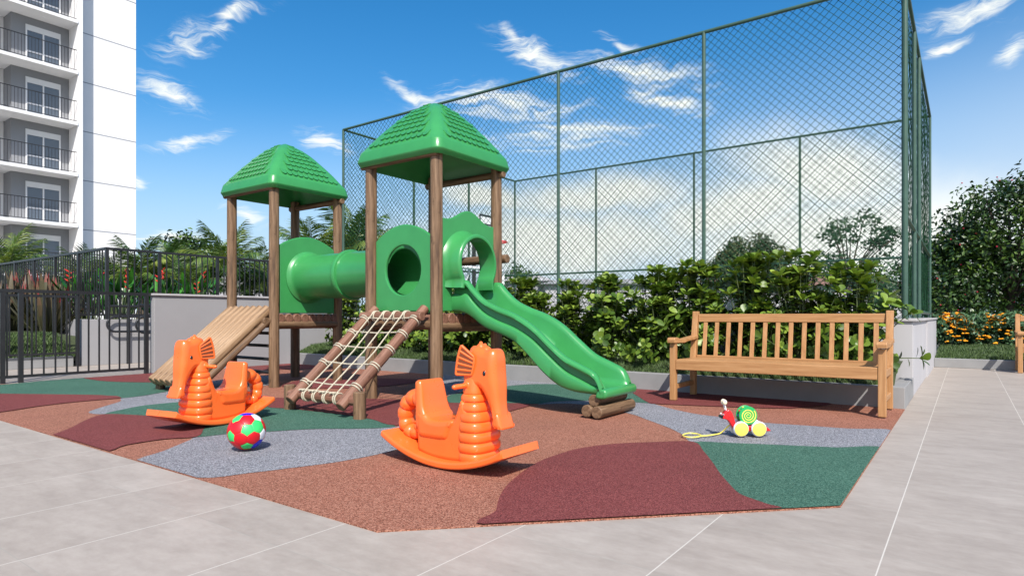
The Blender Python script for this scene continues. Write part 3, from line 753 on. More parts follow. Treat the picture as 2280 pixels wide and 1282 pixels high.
ro = rb.build('rope_net', M['rope'], None); ro.parent = nl; ro.matrix_parent_inverse = nl.matrix_basis.inverted()

# three logs under the foot of the slide
for nm, x, z, y0, y1, lab in (('log', -2.70, .055, 4.83, 5.44, 'round log on the rubber floor at the left of the pair under the slide'),
                           ('log', -2.585, .055, 4.80, 5.48, 'round log on the rubber floor at the right of the pair under the slide'),
                           ('log', -2.645, .148, 4.86, 5.43, 'round log lying on top of two others, carrying the foot of the slide')):
    tag(rod(nm, (x, y0, z+.0165), (x, y1, z+.0165), .054, M['log'], None, 22, cap_r=.1), lab, 'log', 'logs stacked under the slide')

# ------------------------------------------------------------------ seahorse rockers
def superring(cx, a, b, z, e, n=40, ph=0):
    out = []
    for q in range(n):
        an = 2*math.pi*q/n; c, s = math.cos(an), math.sin(an)
        out.append((cx+a*math.copysign(abs(c)**(2/e), c), b*math.copysign(abs(s)**(2/e), s), z))
    return out
def seahorse(label, loc, rz, group):
    """local x is the way it faces, z up, origin under the middle of the rocker"""
    t = thing('seahorse_rocker', label, 'rocking toy', loc, rz, group); O = M['plastic_orange']
    V2 = lambda l: [Vector(p) for p in l]
    arc = lambda x: x*x/1.92
    # curved rocker board with a blunt front lip
    bot = [(-.505, arc(-.505)+.004)]+[(x/100, arc(x/100)) for x in range(-48, 47, 4)]+[(.475, arc(.475)+.002)]
    top = [(.462, arc(.462)+.052), (.42, arc(.42)+.044)]+[(x/100, arc(x/100)+.042) for x in range(38, -46, -4)]+[(-.49, arc(-.49)+.042)]
    mb = MB(); pillow(mb, V2(bot+top), .178, .013, 4); mb.build('rocker', O, t, True, 55)
    # body tub below the seat
    mb = MB()
    tub = smooth_poly([(-.235,.245),(-.240,.15),(-.232,.075),(-.20,.055),(-.10,.036),(.05,.034),(.17,.05),(.205,.09),(.21,.16),(.19,.26),(.16,.36),(.115,.40),(.085,.34),(.055,.28),(-.02,.24),(-.12,.235)], 4)
    pillow(mb, tub, .119, .030, 5)
    # ribbed chest and neck : (z, x back, x front, half width)
    lv = [(.045,.085,.252,.128),(.12,.082,.256,.132),(.20,.084,.256,.131),(.28,.086,.248,.125),(.35,.086,.236,.114),(.42,.088,.222,.100),(.47,.092,.212,.088),(.53,.096,.205,.078)]
    def lev(z):
        for p, q in zip(lv, lv[1:]):
            if z <= q[0]:
                k = max(0, (z-p[0])/(q[0]-p[0])); return [p[i]+(q[i]-p[i])*k for i in (1, 2, 3)]
        return lv[-1][1:]
    ribs = [(.042,.098),(.100,.157),(.159,.216),(.218,.275),(.277,.334),(.336,.388),(.390,.436),(.438,.53)]
    rings = []
    for ri, (lo, hi) in enumerate(ribs):
        for j in range(9):
            k = j/8; z = lo+(hi-lo)*k; x0, x1, hw = lev(z); g = (.012*(math.sin(math.pi*k)**.40)-.007)*(1 if ri < 7 else .4)
            rings.append(superring((x0+x1)/2, (x1-x0)/2+g, hw+g, z, 3.0))
    mb.loops(rings); mb.build('body', O, t, True, 35)
    # head: side outline with a broad flat face and a downturned snout
    hd = smooth_poly([(.088,.52),(.092,.60),(.110,.665),(.140,.700),(.176,.712),(.215,.702),(.248,.690),(.285,.700),(.312,.690),(.326,.655),(.330,.58),(.336,.51),(.340,.46),(.345,.38),(.362,.29),(.372,.262),(.352,.250),(.318,.258),(.298,.300),(.276,.365),(.248,.425),(.222,.462),(.205,.470),(.192,.450),(.182,.425),(.10,.425),(.094,.47)], 3)
    def taper(x, y, z):
        T_ = [(.24,.98),(.29,.86),(.36,.80),(.44,.90),(.50,.99),(.58,1.0),(.64,.95),(.69,.82),(.72,.72)]; k = T_[0][1]
        for (z0, a0), (z1, a1) in zip(T_, T_[1:]):
            if z >= z0: k = a0+(a1-a0)*min(1, (z-z0)/(z1-z0))
        return (x, y*k*(1-.10*max(0, min(1, (x-.27)/.07))), z)
    mb = MB(); pillow(mb, hd, .076, .042, 8, 0, taper)
    head = mb.build('head', O, t, True, 55)
    mb = MB(); pillow(mb, smooth_poly([(.330,.330),(.352,.330),(.378,.258),(.370,.246),(.318,.252),(.306,.285)], 3), .069, .022, 5); mb.build('snout_tip', O, head, True, 60)
    mb = MB(); mb.tube([(.178, 0, .68), (.178, 0, .712), (.178, 0, .724), (.178, 0, .736), (.178, 0, .739)], [.036, .028, .014, .008, .004], 14)
    for dx in (-.04, .04): mb.tube([(.178+dx, 0, .66), (.178+dx, 0, .698), (.178+dx, 0, .712)], [.042, .030, .012], 14)
    mb.build('crest', O, head, True, 70)
    for s in (-1, 1):
        # ear-like fan fin flaring out of the side of the head: brown web, orange ribs
        T = lambda k, v, o=0: None
        inner = [(.190,.652),(.192,.634),(.190,.613),(.186,.592),(.180,.571),(.172,.548)]; outer = [(.120,.716),(.106,.686),(.094,.650),(.086,.614),(.080,.578),(.078,.548)]
        def T(p, out, o=0.0): return (p[0]+o*.3, s*((.100 if out else .073)+o), p[1])
        A = [T(p, 1) for p in outer]; B = [T(p, 0) for p in inner]; web = MB(); lp = A+list(reversed(B))
        web.loops([lp, [(x+.004, y+s*.010, z) for x, y, z in lp]]); fin = web.build('fin', M['fin_brown'], t, False)
        rib = MB()
        for p, q in zip(A, B):
            p, q = Vector(p)+Vector((0, s*.006, 0)), Vector(q)+Vector((0, s*.006, 0)); rib.tube([p, (p+q)/2, q], [.0088, .0078, .0065], 8)
        rib.tube([Vector(p)+Vector((0, s*.006, 0)) for p in A], .0085, 8); rib.tube([Vector(p)+Vector((0, s*.006, 0)) for p in B], .007, 8); rib.build('fin_rib', O, fin)
        hb = MB(); b0 = Vector((.138, s*.066, .485)); dv = Vector((-.10, s, -.03)).normalized()
        hb.tube([b0, b0+dv*.018, b0+dv*.023, b0+dv*.025], [.027, .027, .022, .015], 18); hb.tube([b0+dv*.01, b0+dv*.108, b0+dv*.120, b0+dv*.126], [.0148, .0148, .011, .005], 16)
        hb.build('handle', O, t, True, 50)
        eb = MB(); ec = Vector((.268, s*.069, .560)) if False else Vector((.262, s*.0705, .560))
        eb.loops([[(ec.x+.0125*math.cos(a)*math.cos(q*math.pi/12), ec.y+s*.010*math.sin(a), ec.z+.0165*math.cos(a)*math.sin(q*math.pi/12)) for q in range(24)] for a in (0, .4, .8, 1.2, 1.5)], True, True)
        eb.build('eye', M['black'], t, True, 80)
    # moulded seat: cushion with dropped sides and a thin raked back
    mb = MB()
    cush = smooth_poly([(-.232,.30),(-.225,.20),(-.205,.155),(-.12,.150),(-.02,.152),(.02,.165),(.045,.215),(.066,.262),(.045,.278),(-.05,.268),(-.13,.272),(-.17,.300)], 4)
    pillow(mb, cush, .134, .034, 6)
    back = smooth_poly([(-.242,.22),(-.252,.34),(-.268,.46),(-.262,.486),(-.240,.494),(-.220,.484),(-.206,.44),(-.186,.34),(-.160,.284),(-.150,.24),(-.20,.20)], 4)
    def lean(x, y, z): return (x, y*(1-.16*max(0, (z-.28)/.21)), z)
    pillow(mb, back, .130, .026, 6, 0, lean)
    mb.build('seat', O, t, True, 60)
    # curled segmented tail
    path = smooth_poly([(-.225,.265),(-.265,.335),(-.325,.372),(-.385,.358),(-.432,.310),(-.447,.245),(-.430,.185),(-.385,.150),(-.335,.155),(-.310,.195),(-.322,.228)], 6, False)
    n_ = len(path); rs = []
    for i in range(n_):
        k = i/(n_-1); rs.append((.060-.020*k)*(1-.20*(1-abs(math.sin(k*math.pi*9.5)))**2.2))
    mb = MB(); mb.tube([(p.x, 0, p.y) for p in path], rs, 20); mb.v = [(x, y*1.3, z) for x, y, z in mb.v]
    mb.build('tail', O, t, True, 30)
    return t
def camxy(xc, d): p = RIGHT*xc+FWD*d; return (p.x, p.y, .0165)
h1, h2 = RIGHT*.80-FWD*.60, RIGHT*-.43-FWD*.90
sea = seahorse('orange plastic seahorse rocker facing right in front of the slide', camxy(-.325, 3.785), math.atan2(h1.y, h1.x), 'orange seahorse rockers')
dup(sea, camxy(-2.495, 5.225), math.atan2(h2.y, h2.x), 1, 'orange plastic seahorse rocker facing left in front of the log ramp', 'orange seahorse rockers')

# ------------------------------------------------------------------ ball
def ball(loc, r):
    bm = bmesh.new(); bmesh.ops.create_icosphere(bm, subdivisions=6, radius=1)
    ph = (1+5**.5)/2; ic = [Vector(p).normalized() for a in (-1, 1) for b in (-ph, ph) for p in ((0, a, b), (a, b, 0), (b, 0, a))]
    dd = min((a-b).length for i, a in enumerate(ic) for b in ic[:i])
    hx = []
    for i in range(12):
        for j in range(i):
            for k in range(j):
                if all(abs((ic[p]-ic[q]).length-dd) < .01 for p, q in ((i, j), (j, k), (i, k))): hx.append((ic[i]+ic[j]+ic[k]).normalized())
    cen = [(c, 1.0) for c in ic]+[(c, 1.0) for c in hx]
    # pentagon a little smaller than the hexagons: compare distances to the cut planes
    hp, hh = .9393, .9148     # inradii of the truncated icosahedron on the unit sphere
    def key(v): 
        s = sorted(((v.dot(c)/(hp if i < 12 else hh), i) for i, (c, _) in enumerate(cen)), reverse=True); return s[0], s[1]
    # turn so that a pentagon looks at the viewer with a hexagon straight above it
    cam_dir = (Vector((0, 0, EYE))-Vector(loc)).normalized(); rg = Vector((0, 0, 1)).cross(cam_dir).normalized(); upv = cam_dir.cross(rg)
    base = ic[0].rotation_difference(cam_dir).to_matrix(); near = max(hx, key=lambda c: c.dot(ic[0])); nb = base @ near
    roll = math.atan2(nb.dot(rg), nb.dot(upv)); rot = Matrix.Rotation(-roll+0, 3, cam_dir).inverted() @ base
    if abs(math.atan2((rot @ near).dot(rg), (rot @ near).dot(upv))) > .05: rot = Matrix.Rotation(-roll, 3, cam_dir) @ base
    tilt = Matrix.Rotation(.08, 3, rg).inverted() @ Matrix.Rotation(.04, 3, upv); rot = tilt @ rot
    want = [((.0, .60), 0), ((-.5, .25), 0), ((-.3, -.4), 0), ((.38, -.37), 0), ((.58, .28), 1), ((-.5, .66), 1), ((-.82, -.25), 1), ((.02, -.80), 1), ((.83, -.18), 2), ((.52, .74), 2), ((0, .93), 3), ((.62, -.68), 3), ((.95, .25), 0), ((.05, .08), 1)]
    cols = []
    for i, (c, _) in enumerate(cen):
        cw = rot @ c; uv = Vector((cw.dot(rg), cw.dot(upv)))
        if cw.dot(cam_dir) > -.05: cols.append(min(want, key=lambda q: (Vector(q[0])-uv).length)[1])
        else: cols.append((1 if i % 2 else 2) if i < 12 else (0, 3, 2)[i % 3])
    for v in bm.verts:
        a, b = key(v.co.normalized()); gap = a[0]-b[0]
        v.co = v.co.normalized()*(1-.030*math.exp(-(gap/.014)**2))
    for f in bm.faces: f.material_index = cols[key(f.calc_center_median().normalized())[0][1]]
    bmesh.ops.transform(bm, matrix=Matrix.Scale(r, 4) @ rot.to_4x4(), verts=bm.verts)
    me = bpy.data.meshes.new('ball'); bm.to_mesh(me); bm.free(); me.shade_smooth()
    for k in ('ball_red', 'ball_green', 'ball_white', 'ball_blue'): me.materials.append(M[k])
    o = bpy.data.objects.new('ball', me); COL.objects.link(o); o.location = loc
    return tag(o, 'red, green, white and blue panelled ball on the grey rubber swirl', 'ball')
b0 = ground(549, 1005); ball((b0.x, b0.y, .121+.0165-.001), .121)

# ------------------------------------------------------------------ snail pull toy
def snail():
    g = ground(1668, 976); hd = -RIGHT
    t = thing('snail_toy', 'red wooden pull along snail with green spiral shell and yellow wheels', 'toy', (g.x+.03*FWD.x, g.y+.03*FWD.y, .0165), math.atan2(hd.y, hd.x))
    k = .00038; X = lambda x: (1473-x)*k; Z = lambda y: (945-y)*k
    P = lambda l: [Vector((X(x), Z(y))) for x, y in l]
    mb = MB(); pillow(mb, P(smooth_poly([(950,600),(985,520),(1030,455),(1090,432),(1140,470),(1178,550),(1205,640),(1240,720),(1440,745),(1700,725),(1790,740),(1895,825),(1860,850),(1600,850),(1250,840),(1160,770),(1110,690),(1070,640),(1010,615)], 4)), .026, .008, 3)
    body = mb.build('body', M['red'], t, True, 50)
    for x in (1300, 1646):
        for s in (-1, 1):
            c = Vector((X(x), s*.043, .057)); mb = MB()
            pr = [(.0, .046), (.004, .052), (.010, .0565), (.020, .0565), (.026, .052), (.03, .046)]
            mb.loops([[(c.x+r*math.cos(2*math.pi*q/32), c.y+(y-.015), c.z+r*math.sin(2*math.pi*q/32)) for q in range(32)] for y, r in pr])
            wh = mb.build('wheel', M['toy_white'], t, True, 50)
            mb = MB(); y1 = s*.0155
            mb.loops([[(c.x+r*math.cos(2*math.pi*q/32), c.y+y, c.z+r*math.sin(2*math.pi*q/32)) for q in range(32)] for y, r in ((0, .05), (y1, .05), (y1*1.12, .047), (y1*1.16, .0))][:3], True, True)
            mb.build('hub', M['yellow'], wh, True, 40)
    cs = Vector((X(1450), 0, Z(540))); mb = MB()
    for s in (-1, 1):
        pr = [(s*.022, .064), (s*.024, .068), (s*.030, .069), (s*.036, .066), (s*.037, .060)]
        mb.loops([[(cs.x+r*math.cos(2*math.pi*q/40), cs.y+y, cs.z+r*math.sin(2*math.pi*q/40)) for q in range(40)] for y, r in pr])
    shell = mb.build('shell', M['toy_green'], t, True, 45)
    mb = MB(); mb.tube([(cs.x, -.022, cs.z), (cs.x, .022, cs.z)], .03, 16); mb.build('drum', M['black'], shell)
    for s in (-1, 1):
        mb = MB(); pts = []
        for i in range(120):
            a = i/119*2*math.pi*3.1; r = .006+.050*(i/119)**1.15; pts.append((cs.x-r*math.cos(a+.1), s*.0365, cs.z+r*math.sin(a+.1)))
        mb.tube(pts, [.0022+.0026*(i/119) for i in range(120)], 6); mb.build('spiral', M['yellow'], shell)
    for i, (an, m_) in enumerate(((2.6, 'red'), (3.2, 'blue'), (2.0, 'yellow'), (1.4, 'blue'))):
        mb = MB(); q = Vector((cs.x-.058*math.cos(an), 0, cs.z+.058*math.sin(an))); mb.tube([(q.x, -.012, q.z), (q.x, -.006, q.z), (q.x, .006, q.z), (q.x, .012, q.z)], [.004, .009, .009, .004], 12); mb.build('bead', M[m_], shell)
    for s in (-1, 1):
        a0 = Vector((X(1045), s*.010, Z(445))); a1 = Vector((X(1008), s*.017, Z(320)))
        mb = MB(); mb.tube([a0, a1], .005, 8); ant = mb.build('antenna', M['toy_white'], t)
        mb = MB(); mb.loops([[(a1.x+.018*math.cos(e)*math.cos(q*math.pi/8), a1.y+.018*math.cos(e)*math.sin(q*math.pi/8), a1.z+.012+.022*math.sin(e)) for q in range(16)] for e in [R(x) for x in (-88, -60, -30, 0, 30, 60, 88)]])
        mb.build('antenna_tip', M['cream'], ant, True, 80)
        mb = MB(); e0 = Vector((X(975), s*.0265, Z(520))); mb.tube([e0, e0+Vector((0, s*.003, 0))], .006, 14); ey = mb.build('eye', M['toy_white'], t)
        mb = MB(); mb.tube([e0+Vector((0, s*.003, 0)), e0+Vector((0, s*.005, 0))], .004, 12); mb.build('pupil', M['black'], ey)
    mb = MB(); mb.tube([(X(955), -.027, Z(570)), (X(940), 0, Z(568)), (X(955), .027, Z(570))], .012, 10); mb.build('mouth', M['black'], t)
    inv = Matrix.Translation(t.location) @ Matrix.Rotation(t.rotation_euler.z, 4, 'Z')
    def loc(px, py, z): return inv.inverted() @ ground(px, py, z)
    c = [Vector((X(1120), 0, Z(735)))] + [loc(px, py, .0165+.008) for px, py in ((1605, 963), (1590, 967), (1575, 969), (1563, 970), (1545, 973), (1528, 972), (1520, 968), (1532, 964), (1550, 965), (1562, 969))]
    mb = MB(); mb.tube(smooth_poly(c, 5, False), .0052, 8); mb.build('pull_cord', M['yellow'], t)
snail()

# ------------------------------------------------------------------ benches
def make_bench(label, loc):
    t = thing('bench', label, 'bench', loc, 0, 'slatted wooden benches'); Ln = 1.92; D = .62
    def bx(name, x0, x1, y0, y1, z0, z1, m, bev=.006, par=t):
        mb = MB(); mb.box(x0, x1, y0, y1, z0, z1); return bevel(mb.build(name, M[m], par, False), bev)
    for x in (0, Ln):
        s = .032
        bx('front_leg', x-s, x+s, 0, .064, 0, .60, 'bench_z')
        mb = MB(); pr = [(D-.02, 0), (D+.045, 0), (D+.045, .40), (D+.135, .945), (D+.072, .945), (D-.02, .42)]
        mb.loops([[(x-s, p[0], p[1]) for p in pr], [(x+s, p[0], p[1]) for p in pr]]); bevel(mb.build('back_post', M['bench_z'], t, False), .006)
        bx('stretcher', x-.02, x+.02, .066, D-.022, .115, .165, 'bench')
        bx('side_rail', x-.022, x+.022, .066, D-.022, .335, .405, 'bench')
        mb = MB(); up = [(-.045,.640),(-.03,.662),(.05,.664),(.13,.648),(.25,.640),(.40,.652),(D+.05,.672)]; dn = [(D+.05,.632),(.40,.618),(.25,.600),(.13,.604),(.05,.604),(-.04,.606)]
        mb.loops([[(x-.042, p[0], p[1]) for p in up+dn], [(x+.042, p[0], p[1]) for p in up+dn]]); bevel(mb.build('armrest', M['bench'], t, False), .006)
    bx('front_rail', .034, Ln-.034, .006, .042, .325, .434, 'bench_x')
    for i in range(6): bx('seat_slat', .036, Ln-.036, .046+i*.097, .138+i*.097, .405, .434-.002*i, 'bench_x', .004)
    bx('lower_rail', .034, Ln-.034, D+.022, D+.055, .385, .450, 'bench_x')
    q = bx('top_rail', .034, Ln-.034, D+.080, D+.115, .825, .915, 'bench_x')
    for i in range(14):
        x = .115+i*(Ln-.23)/13; mb = MB()
        mb.add([(x-.0225, D+.026, .44), (x+.0225, D+.026, .44), (x+.0225, D+.041, .44), (x-.0225, D+.041, .44), (x-.0225, D+.087, .83), (x+.0225, D+.087, .83), (x+.0225, D+.103, .83), (x-.0225, D+.103, .83)],
               [(0,3,2,1),(4,5,6,7),(0,1,5,4),(1,2,6,5),(2,3,7,6),(3,0,4,7)]); bevel(mb.build('back_slat', M['bench_z'], t, False), .003, 1)
    return t
bench = make_bench('slatted wooden bench with armrests in front of the clusia planter', (-2.52, 6.36, .0165))
dup(bench, (.70, 12.84, 0.0), 0, 1, 'slatted wooden bench at the far right edge by the lawn kerb', 'slatted wooden benches')

# ------------------------------------------------------------------ black steel fences and handrails on the left
def steel_fence(name, label, x0, y0, x1, y1, z0, z1, posts, sp, rail_b, cat='fence'):
    t = thing(name, label, cat, (x0, y0, z0)); V0 = Vector((0, 0, 0)); V = Vector((x1-x0, y1-y0, 0)); Ln = V.length; u = V/Ln; w = Vector((-u.y, u.x, 0))
    def bar(nm, a, b, hw, za, zb, ht=None):
        mb = MB(); p, q = u*a, u*b
        mb.add([p-w*hw, q-w*hw, q+w*hw, p+w*hw], [], 0)
        base = [p-w*hw, q-w*hw, q+w*hw, p+w*hw]; mb = MB()
        mb.add([(v.x, v.y, za) for v in base]+[(v.x, v.y, zb) for v in base], [(0,3,2,1),(4,5,6,7),(0,1,5,4),(1,2,6,5),(2,3,7,6),(3,0,4,7)])
        return mb.build(nm, M['metal'], t, False)
    H = z1-z0
    bar('top_rail', -.03, Ln+.03, .028, H-.045, H); bar('bottom_rail', 0, Ln, .016, rail_b, rail_b+.035)
    for a in posts: bar('post', a-.027, a+.027, .026, 0, H-.046)
    k = sp; mbs = []
    nb = 0
    while k < Ln-.03 and nb < 98:
        if min(abs(k-a) for a in posts) > .04: bar('baluster', k-.0095, k+.0095, .0095, rail_b+.036, H-.046); nb += 1
        k += sp
    return t
steel_fence('steel_fence', 'low black steel fence between the play floor and the ramp', LX-.07, 4.62, LX-.07, -.4, 0, 1.275, [0.03, 1.65, 1.85, 3.4, 5.0], .1385, .07)
steel_fence('steel_fence', 'black steel fence standing along the grass bed edge behind the low fence', -13.06, 4.55, -13.06, .8, 0.0, 1.285, [0.0, 1.3, 2.6, 3.7], .125, .23)
steel_fence('steel_fence', 'tall black steel fence on the ramp wall running back to the palms', -13.22, 5.09, -13.22, 13.0, .85, 2.22, [0, .96, 2.17, 3.41, 4.65, 5.9, 7.2], .122, .07)
steel_fence('steel_fence', 'tall black steel fence turning left from the ramp wall corner', -13.30, 5.09, -22.0, 5.09, .85, 2.22, [1.25, 2.5, 3.75, 5.0, 6.25, 7.5], .122, .07)
rw = slab_thing('ramp_wall', 'grey retaining wall with handrails beyond the low black fence', 'wall', [(-13.34, -13.08, 4.62, 13.2, 0, .85), (-22, -13.342, 5.0, 5.2, 0, .85)], M['wall'])
slab_thing('bed_kerb', 'low grey kerb of the grass bed under the flax plants', 'kerb', [(-13.3, -13.1, -.5, 4.5, 0, .19)], M['kerb'])
mb = MB(); mb.add([(-13.2,-.6,.17),(-13.2,4.6,.17),(-14.1,4.9,.52),(-14.1,-.6,.52),(-20,4.9,.75),(-20,-.6,.75)], [(0,1,2,3),(3,2,4,5)])
tag(mb.build('planted_bank', M['soil'], smooth=False), 'sloping planted bank below the flax plants', kind='structure')
def bank(r):
    u = r.random(); return (-13.2-u*1.6, 1.6+r.random()*3.0, .17+min(u*1.6/.9, 1)*.35+max(0, u*1.6-.9)*.04)
grass('grass', 'short grass on the bank below the flax plants', 16000, bank, .06, .009, 3)
mb = MB(); mb.add([(-13.3,5.1,.82),(-13.3,15,.82),(-24,15,.82),(-24,5.1,.82)], [(0,1,2,3)])
tag(mb.build('planted_terrace', M['soil'], smooth=False), 'raised planted terrace behind the ramp wall', kind='structure')
def handrail(label, X, y0, y1):
    t = thing('handrail', label, 'handrail', (X, y0, 0))
    mb = MB(); mb.tube([(0, .02, 1.10), (0, y1-y0, 1.10)], .021, 10); mb.build('upper_rail', M['metal'], t)
    p = [(0, y1-y0, .90), (0, .14, .90)] + [(0, .14-.14*math.sin(a), .76+.14*math.cos(a)) for a in [R(x) for x in range(15, 180, 15)]] + [(0, .14, .62), (0, y1-y0, .62)]
    mb = MB(); mb.tube(p, .021, 10); mb.build('lower_rail', M['metal'], t)
    for y in (.35, 1.6, 2.9): rod('bracket', (0, y, 0), (0, y, 1.1), .017, M['metal'], t, 8)
    return t
handrail('black tubular handrail along the far side of the ramp', -12.98, 5.0, 8.2)
handrail('black tubular handrail along the near side of the ramp', -11.6, 4.92, 8.2)

# ------------------------------------------------------------------ foliage helpers
def leaf(mb, p, d, up, ln, w, val, rows=((0,.12),(.3,.5),(.62,.96),(.84,.92),(.95,.6),(1,.2)), fold=.22, curl=.15, attr='rnd', vals=None):
    d = d.normalized(); s = d.cross(up); s = s.normalized() if s.length > 1e-4 else Vector((1, 0, 0)); nrm = s.cross(d)
    vs = []; fs = []
    for i, (t, ww) in enumerate(rows):
        c = p + d*ln*t - nrm*curl*ln*t*t; h = nrm*fold*w*ww*.5
        vs += [c - s*w*ww*.5 + h, c, c + s*w*ww*.5 + h]
    for i in range(len(rows)-1):
        a = i*3; fs += [(a, a+1, a+4, a+3), (a+1, a+2, a+5, a+4)]
    v = vals if vals else [val]*len(fs)
    mb.add(vs, fs, 0, **{attr: v})
def rvec(r, z0=-1, z1=1):
    a = r.random()*6.283; z = z0+(z1-z0)*r.random(); q = math.sqrt(max(0, 1-z*z)); return Vector((q*math.cos(a), q*math.sin(a), z))

def clusia(label, loc, hgt, seed):
    r = random.Random(seed); t = thing('clusia_shrub', label, 'shrub', loc, 0, 'clusia shrubs in the planter')
    lv = MB(); sm = MB()
    for s in range(74):
        a = r.random()*6.28; h = hgt*(.10+.90*r.random()**.8); lean = (.06+.44*r.random())*(1 if h > .5 else 1.25)
        if h > .8*hgt: lean *= .6
        b = Vector((math.cos(a)*.10*r.random(), math.sin(a)*.10*r.random(), 0)); tp = Vector((math.cos(a)*lean, math.sin(a)*lean*.8, h))
        mid = b.lerp(tp, .5)+Vector((0, 0, .06)); pts = smooth_poly([b, mid, tp], 4, False)
        sm.tube(pts, [.010-.006*i/(len(pts)-1) for i in range(len(pts))], 5, False)
        ax = (pts[-1]-pts[-3]).normalized()
        for ring, (nl_, tilt) in enumerate(((5, .95), (4, .55))):
            off = r.random()*6.28
            for k in range(nl_):
                an = off+k*6.283/nl_+r.uniform(-.25, .25); side = ax.orthogonal().normalized(); q = Matrix.Rotation(an, 3, ax) @ side
                d = (ax*(1.05-tilt)+q*tilt+Vector((0, 0, .15)))
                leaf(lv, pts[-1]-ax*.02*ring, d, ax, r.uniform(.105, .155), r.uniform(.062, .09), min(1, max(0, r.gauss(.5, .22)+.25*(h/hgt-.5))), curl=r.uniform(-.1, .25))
        for j in range(2, len(pts)-1):
            for e in (0, 1):
                if r.random() < .9:
                    an = r.random()*6.28; side = ax.orthogonal().normalized(); q = Matrix.Rotation(an, 3, ax) @ side
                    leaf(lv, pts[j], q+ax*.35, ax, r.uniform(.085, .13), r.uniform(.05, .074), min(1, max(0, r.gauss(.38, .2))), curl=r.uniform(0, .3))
    lv.build('foliage', M['clusia'], t, True, 60); sm.build('stem', M['stem'], t, True, 60)
    return t
spots = [(-.98, 7.85, 1.15, 'by the corner of the court wall at the end of the planter'), (-1.55, 7.72, 1.34, 'behind the right third of the bench'), (-2.12, 7.88, 1.30, 'behind the middle of the bench'),
         (-2.75, 7.75, 1.26, 'behind the left end of the bench'), (-3.38, 7.88, 1.22, 'just left of the bench'), (-4.02, 7.74, 1.14, 'above the foot of the slide'), (-4.68, 7.88, 1.12, 'behind the middle of the slide'),
         (-5.35, 7.76, 1.14, 'behind the top of the slide'), (-6.0, 7.86, 1.08, 'right of the slide tower rear post'), (-6.65, 7.76, 1.05, 'between the seahorse fin and the slide tower post'), (-7.35, 7.86, 1.05, 'seen through the net ladder'),
         (-8.05, 7.78, 1.02, 'under the tunnel at the net ladder top'), (-8.75, 7.86, 1.02, 'under the tunnel beside the first tower'), (-9.45, 7.74, 1.0, 'leftmost in the planter beside the boundary wall')]
protos = []
for i, (x, y, h_, where) in enumerate(spots):
    lab = 'glossy clusia shrub ' + where
    if i < 5: protos.append(clusia(lab, (x, y, .30), h_/1.0, 40+i))
    else:
        src = protos[i % 5]; dup(src, (x, y, .30), rnd.random()*6.28, h_/(spots[i % 5][2]), lab, 'clusia shrubs in the planter')
# a front row of lower shrubs filling the planter
for i, (x, where) in enumerate(((-1.25, 'low down behind the right end of the bench seat'), (-1.9, 'low down behind the bench slats right of centre'), (-2.55, 'low down behind the bench slats left of centre'), (-3.2, 'low down left of the bench armrest'), (-3.85, 'low down over the kerb right of the slide foot'), (-4.5, 'low down beside the lower half of the slide'), (-5.2, 'low down under the slide middle'),
                         (-5.95, 'low down right of the near seahorse head'), (-6.6, 'low down left of the slide tower post'), (-7.3, 'low down behind the net ladder ropes'), (-8.0, 'low down behind the net ladder left rail'), (-8.7, 'low down behind the first tower right post'))):
    dup(protos[(i*2+1) % 5], (x+rnd.uniform(-.08, .08), 7.66, .29), rnd.random()*6.28, rnd.uniform(.62, .78), 'smaller clusia shrub ' + where, 'clusia shrubs in the planter')

# ------------------------------------------------------------------ palms
def palm(label, loc, trunk_h, fl, seed, n=20):
    r = random.Random(seed); t = thing('palm_tree', label, 'palm', loc, r.random()*6, 'feathery palms behind the steel fence')
    lv = MB(); top = Vector((0, 0, trunk_h)); rc = MB()
    for k in range(n):
        q_ = k/n; a = k*2.4+r.uniform(-.3, .3); e = R(87)-R(78)*q_**.9+r.uniform(-.1, .1); bend = R(50)+R(55)*q_+r.uniform(-.15, .15); L_ = fl*r.uniform(.85, 1.12)*(1-.12*q_)
        h = Vector((math.cos(a), math.sin(a), 0)); pts = []; p = top.copy(); an = e; m_ = 12
        for i in range(m_+1):
            pts.append(p.copy()); p = p + (h*math.cos(an)+Vector((0, 0, math.sin(an))))*(L_/m_); an -= bend/m_*(.25+1.5*i/m_)
        rc.tube(pts, [.014*(1-.85*i/m_) for i in range(m_+1)], 4, False)
        v0 = r.uniform(.3, .9)-.25*q_; tw = r.uniform(-.9, .9); side0 = Vector((-h.y, h.x, 0))
        for i in range(5, m_*3):
            f = i/(m_*3); j = min(int(f*m_), m_-1); q = pts[j].lerp(pts[j+1], f*m_-j); d = (pts[j+1]-pts[j]).normalized()
            side = Matrix.Rotation(tw*f, 3, d) @ side0; up = side.cross(d); up = -up if up.dot(h) > 0 and d.z > .5 or up.z < -.3 else up
            ll = fl*.34*math.sin(math.pi*min(1, .20+f*.76))**.7*r.uniform(.8, 1.1)
            for s in (-1, 1):
                dd = side*s*.70+d*(.55+.5*f)+up*.10-Vector((0, 0, .18+.35*r.random()))
                leaf(lv, q, dd, up, ll, .020*fl, min(1, max(0, v0+r.gauss(0, .18))), rows=((0, .6), (.4, 1), (1, .06)), fold=.2, curl=.25+.25*r.random())
    lv.build('crown', M['palm'], t, True, 60); rc.build('frond_stalk', M['stem'], t)
    mb = MB(); mb.tube([(0, 0, 0), (.02, .01, trunk_h*.5), (0, 0, trunk_h+.05)], [.10, .075, .07], 12)
    for i in range(int(trunk_h/.12)): mb.tube([(.012, .005, .06+i*.12), (.012, .005, .075+i*.12)], .092-.02*i*.12/trunk_h, 12)
    mb.build('trunk', M['palm_bark'], t)
    return t
P0 = palm('young palm with arching green fronds by the apartment block corner', tuple(on_x(318, 690, -16.5)[:2])+(.8,), .95, 1.30, 3)
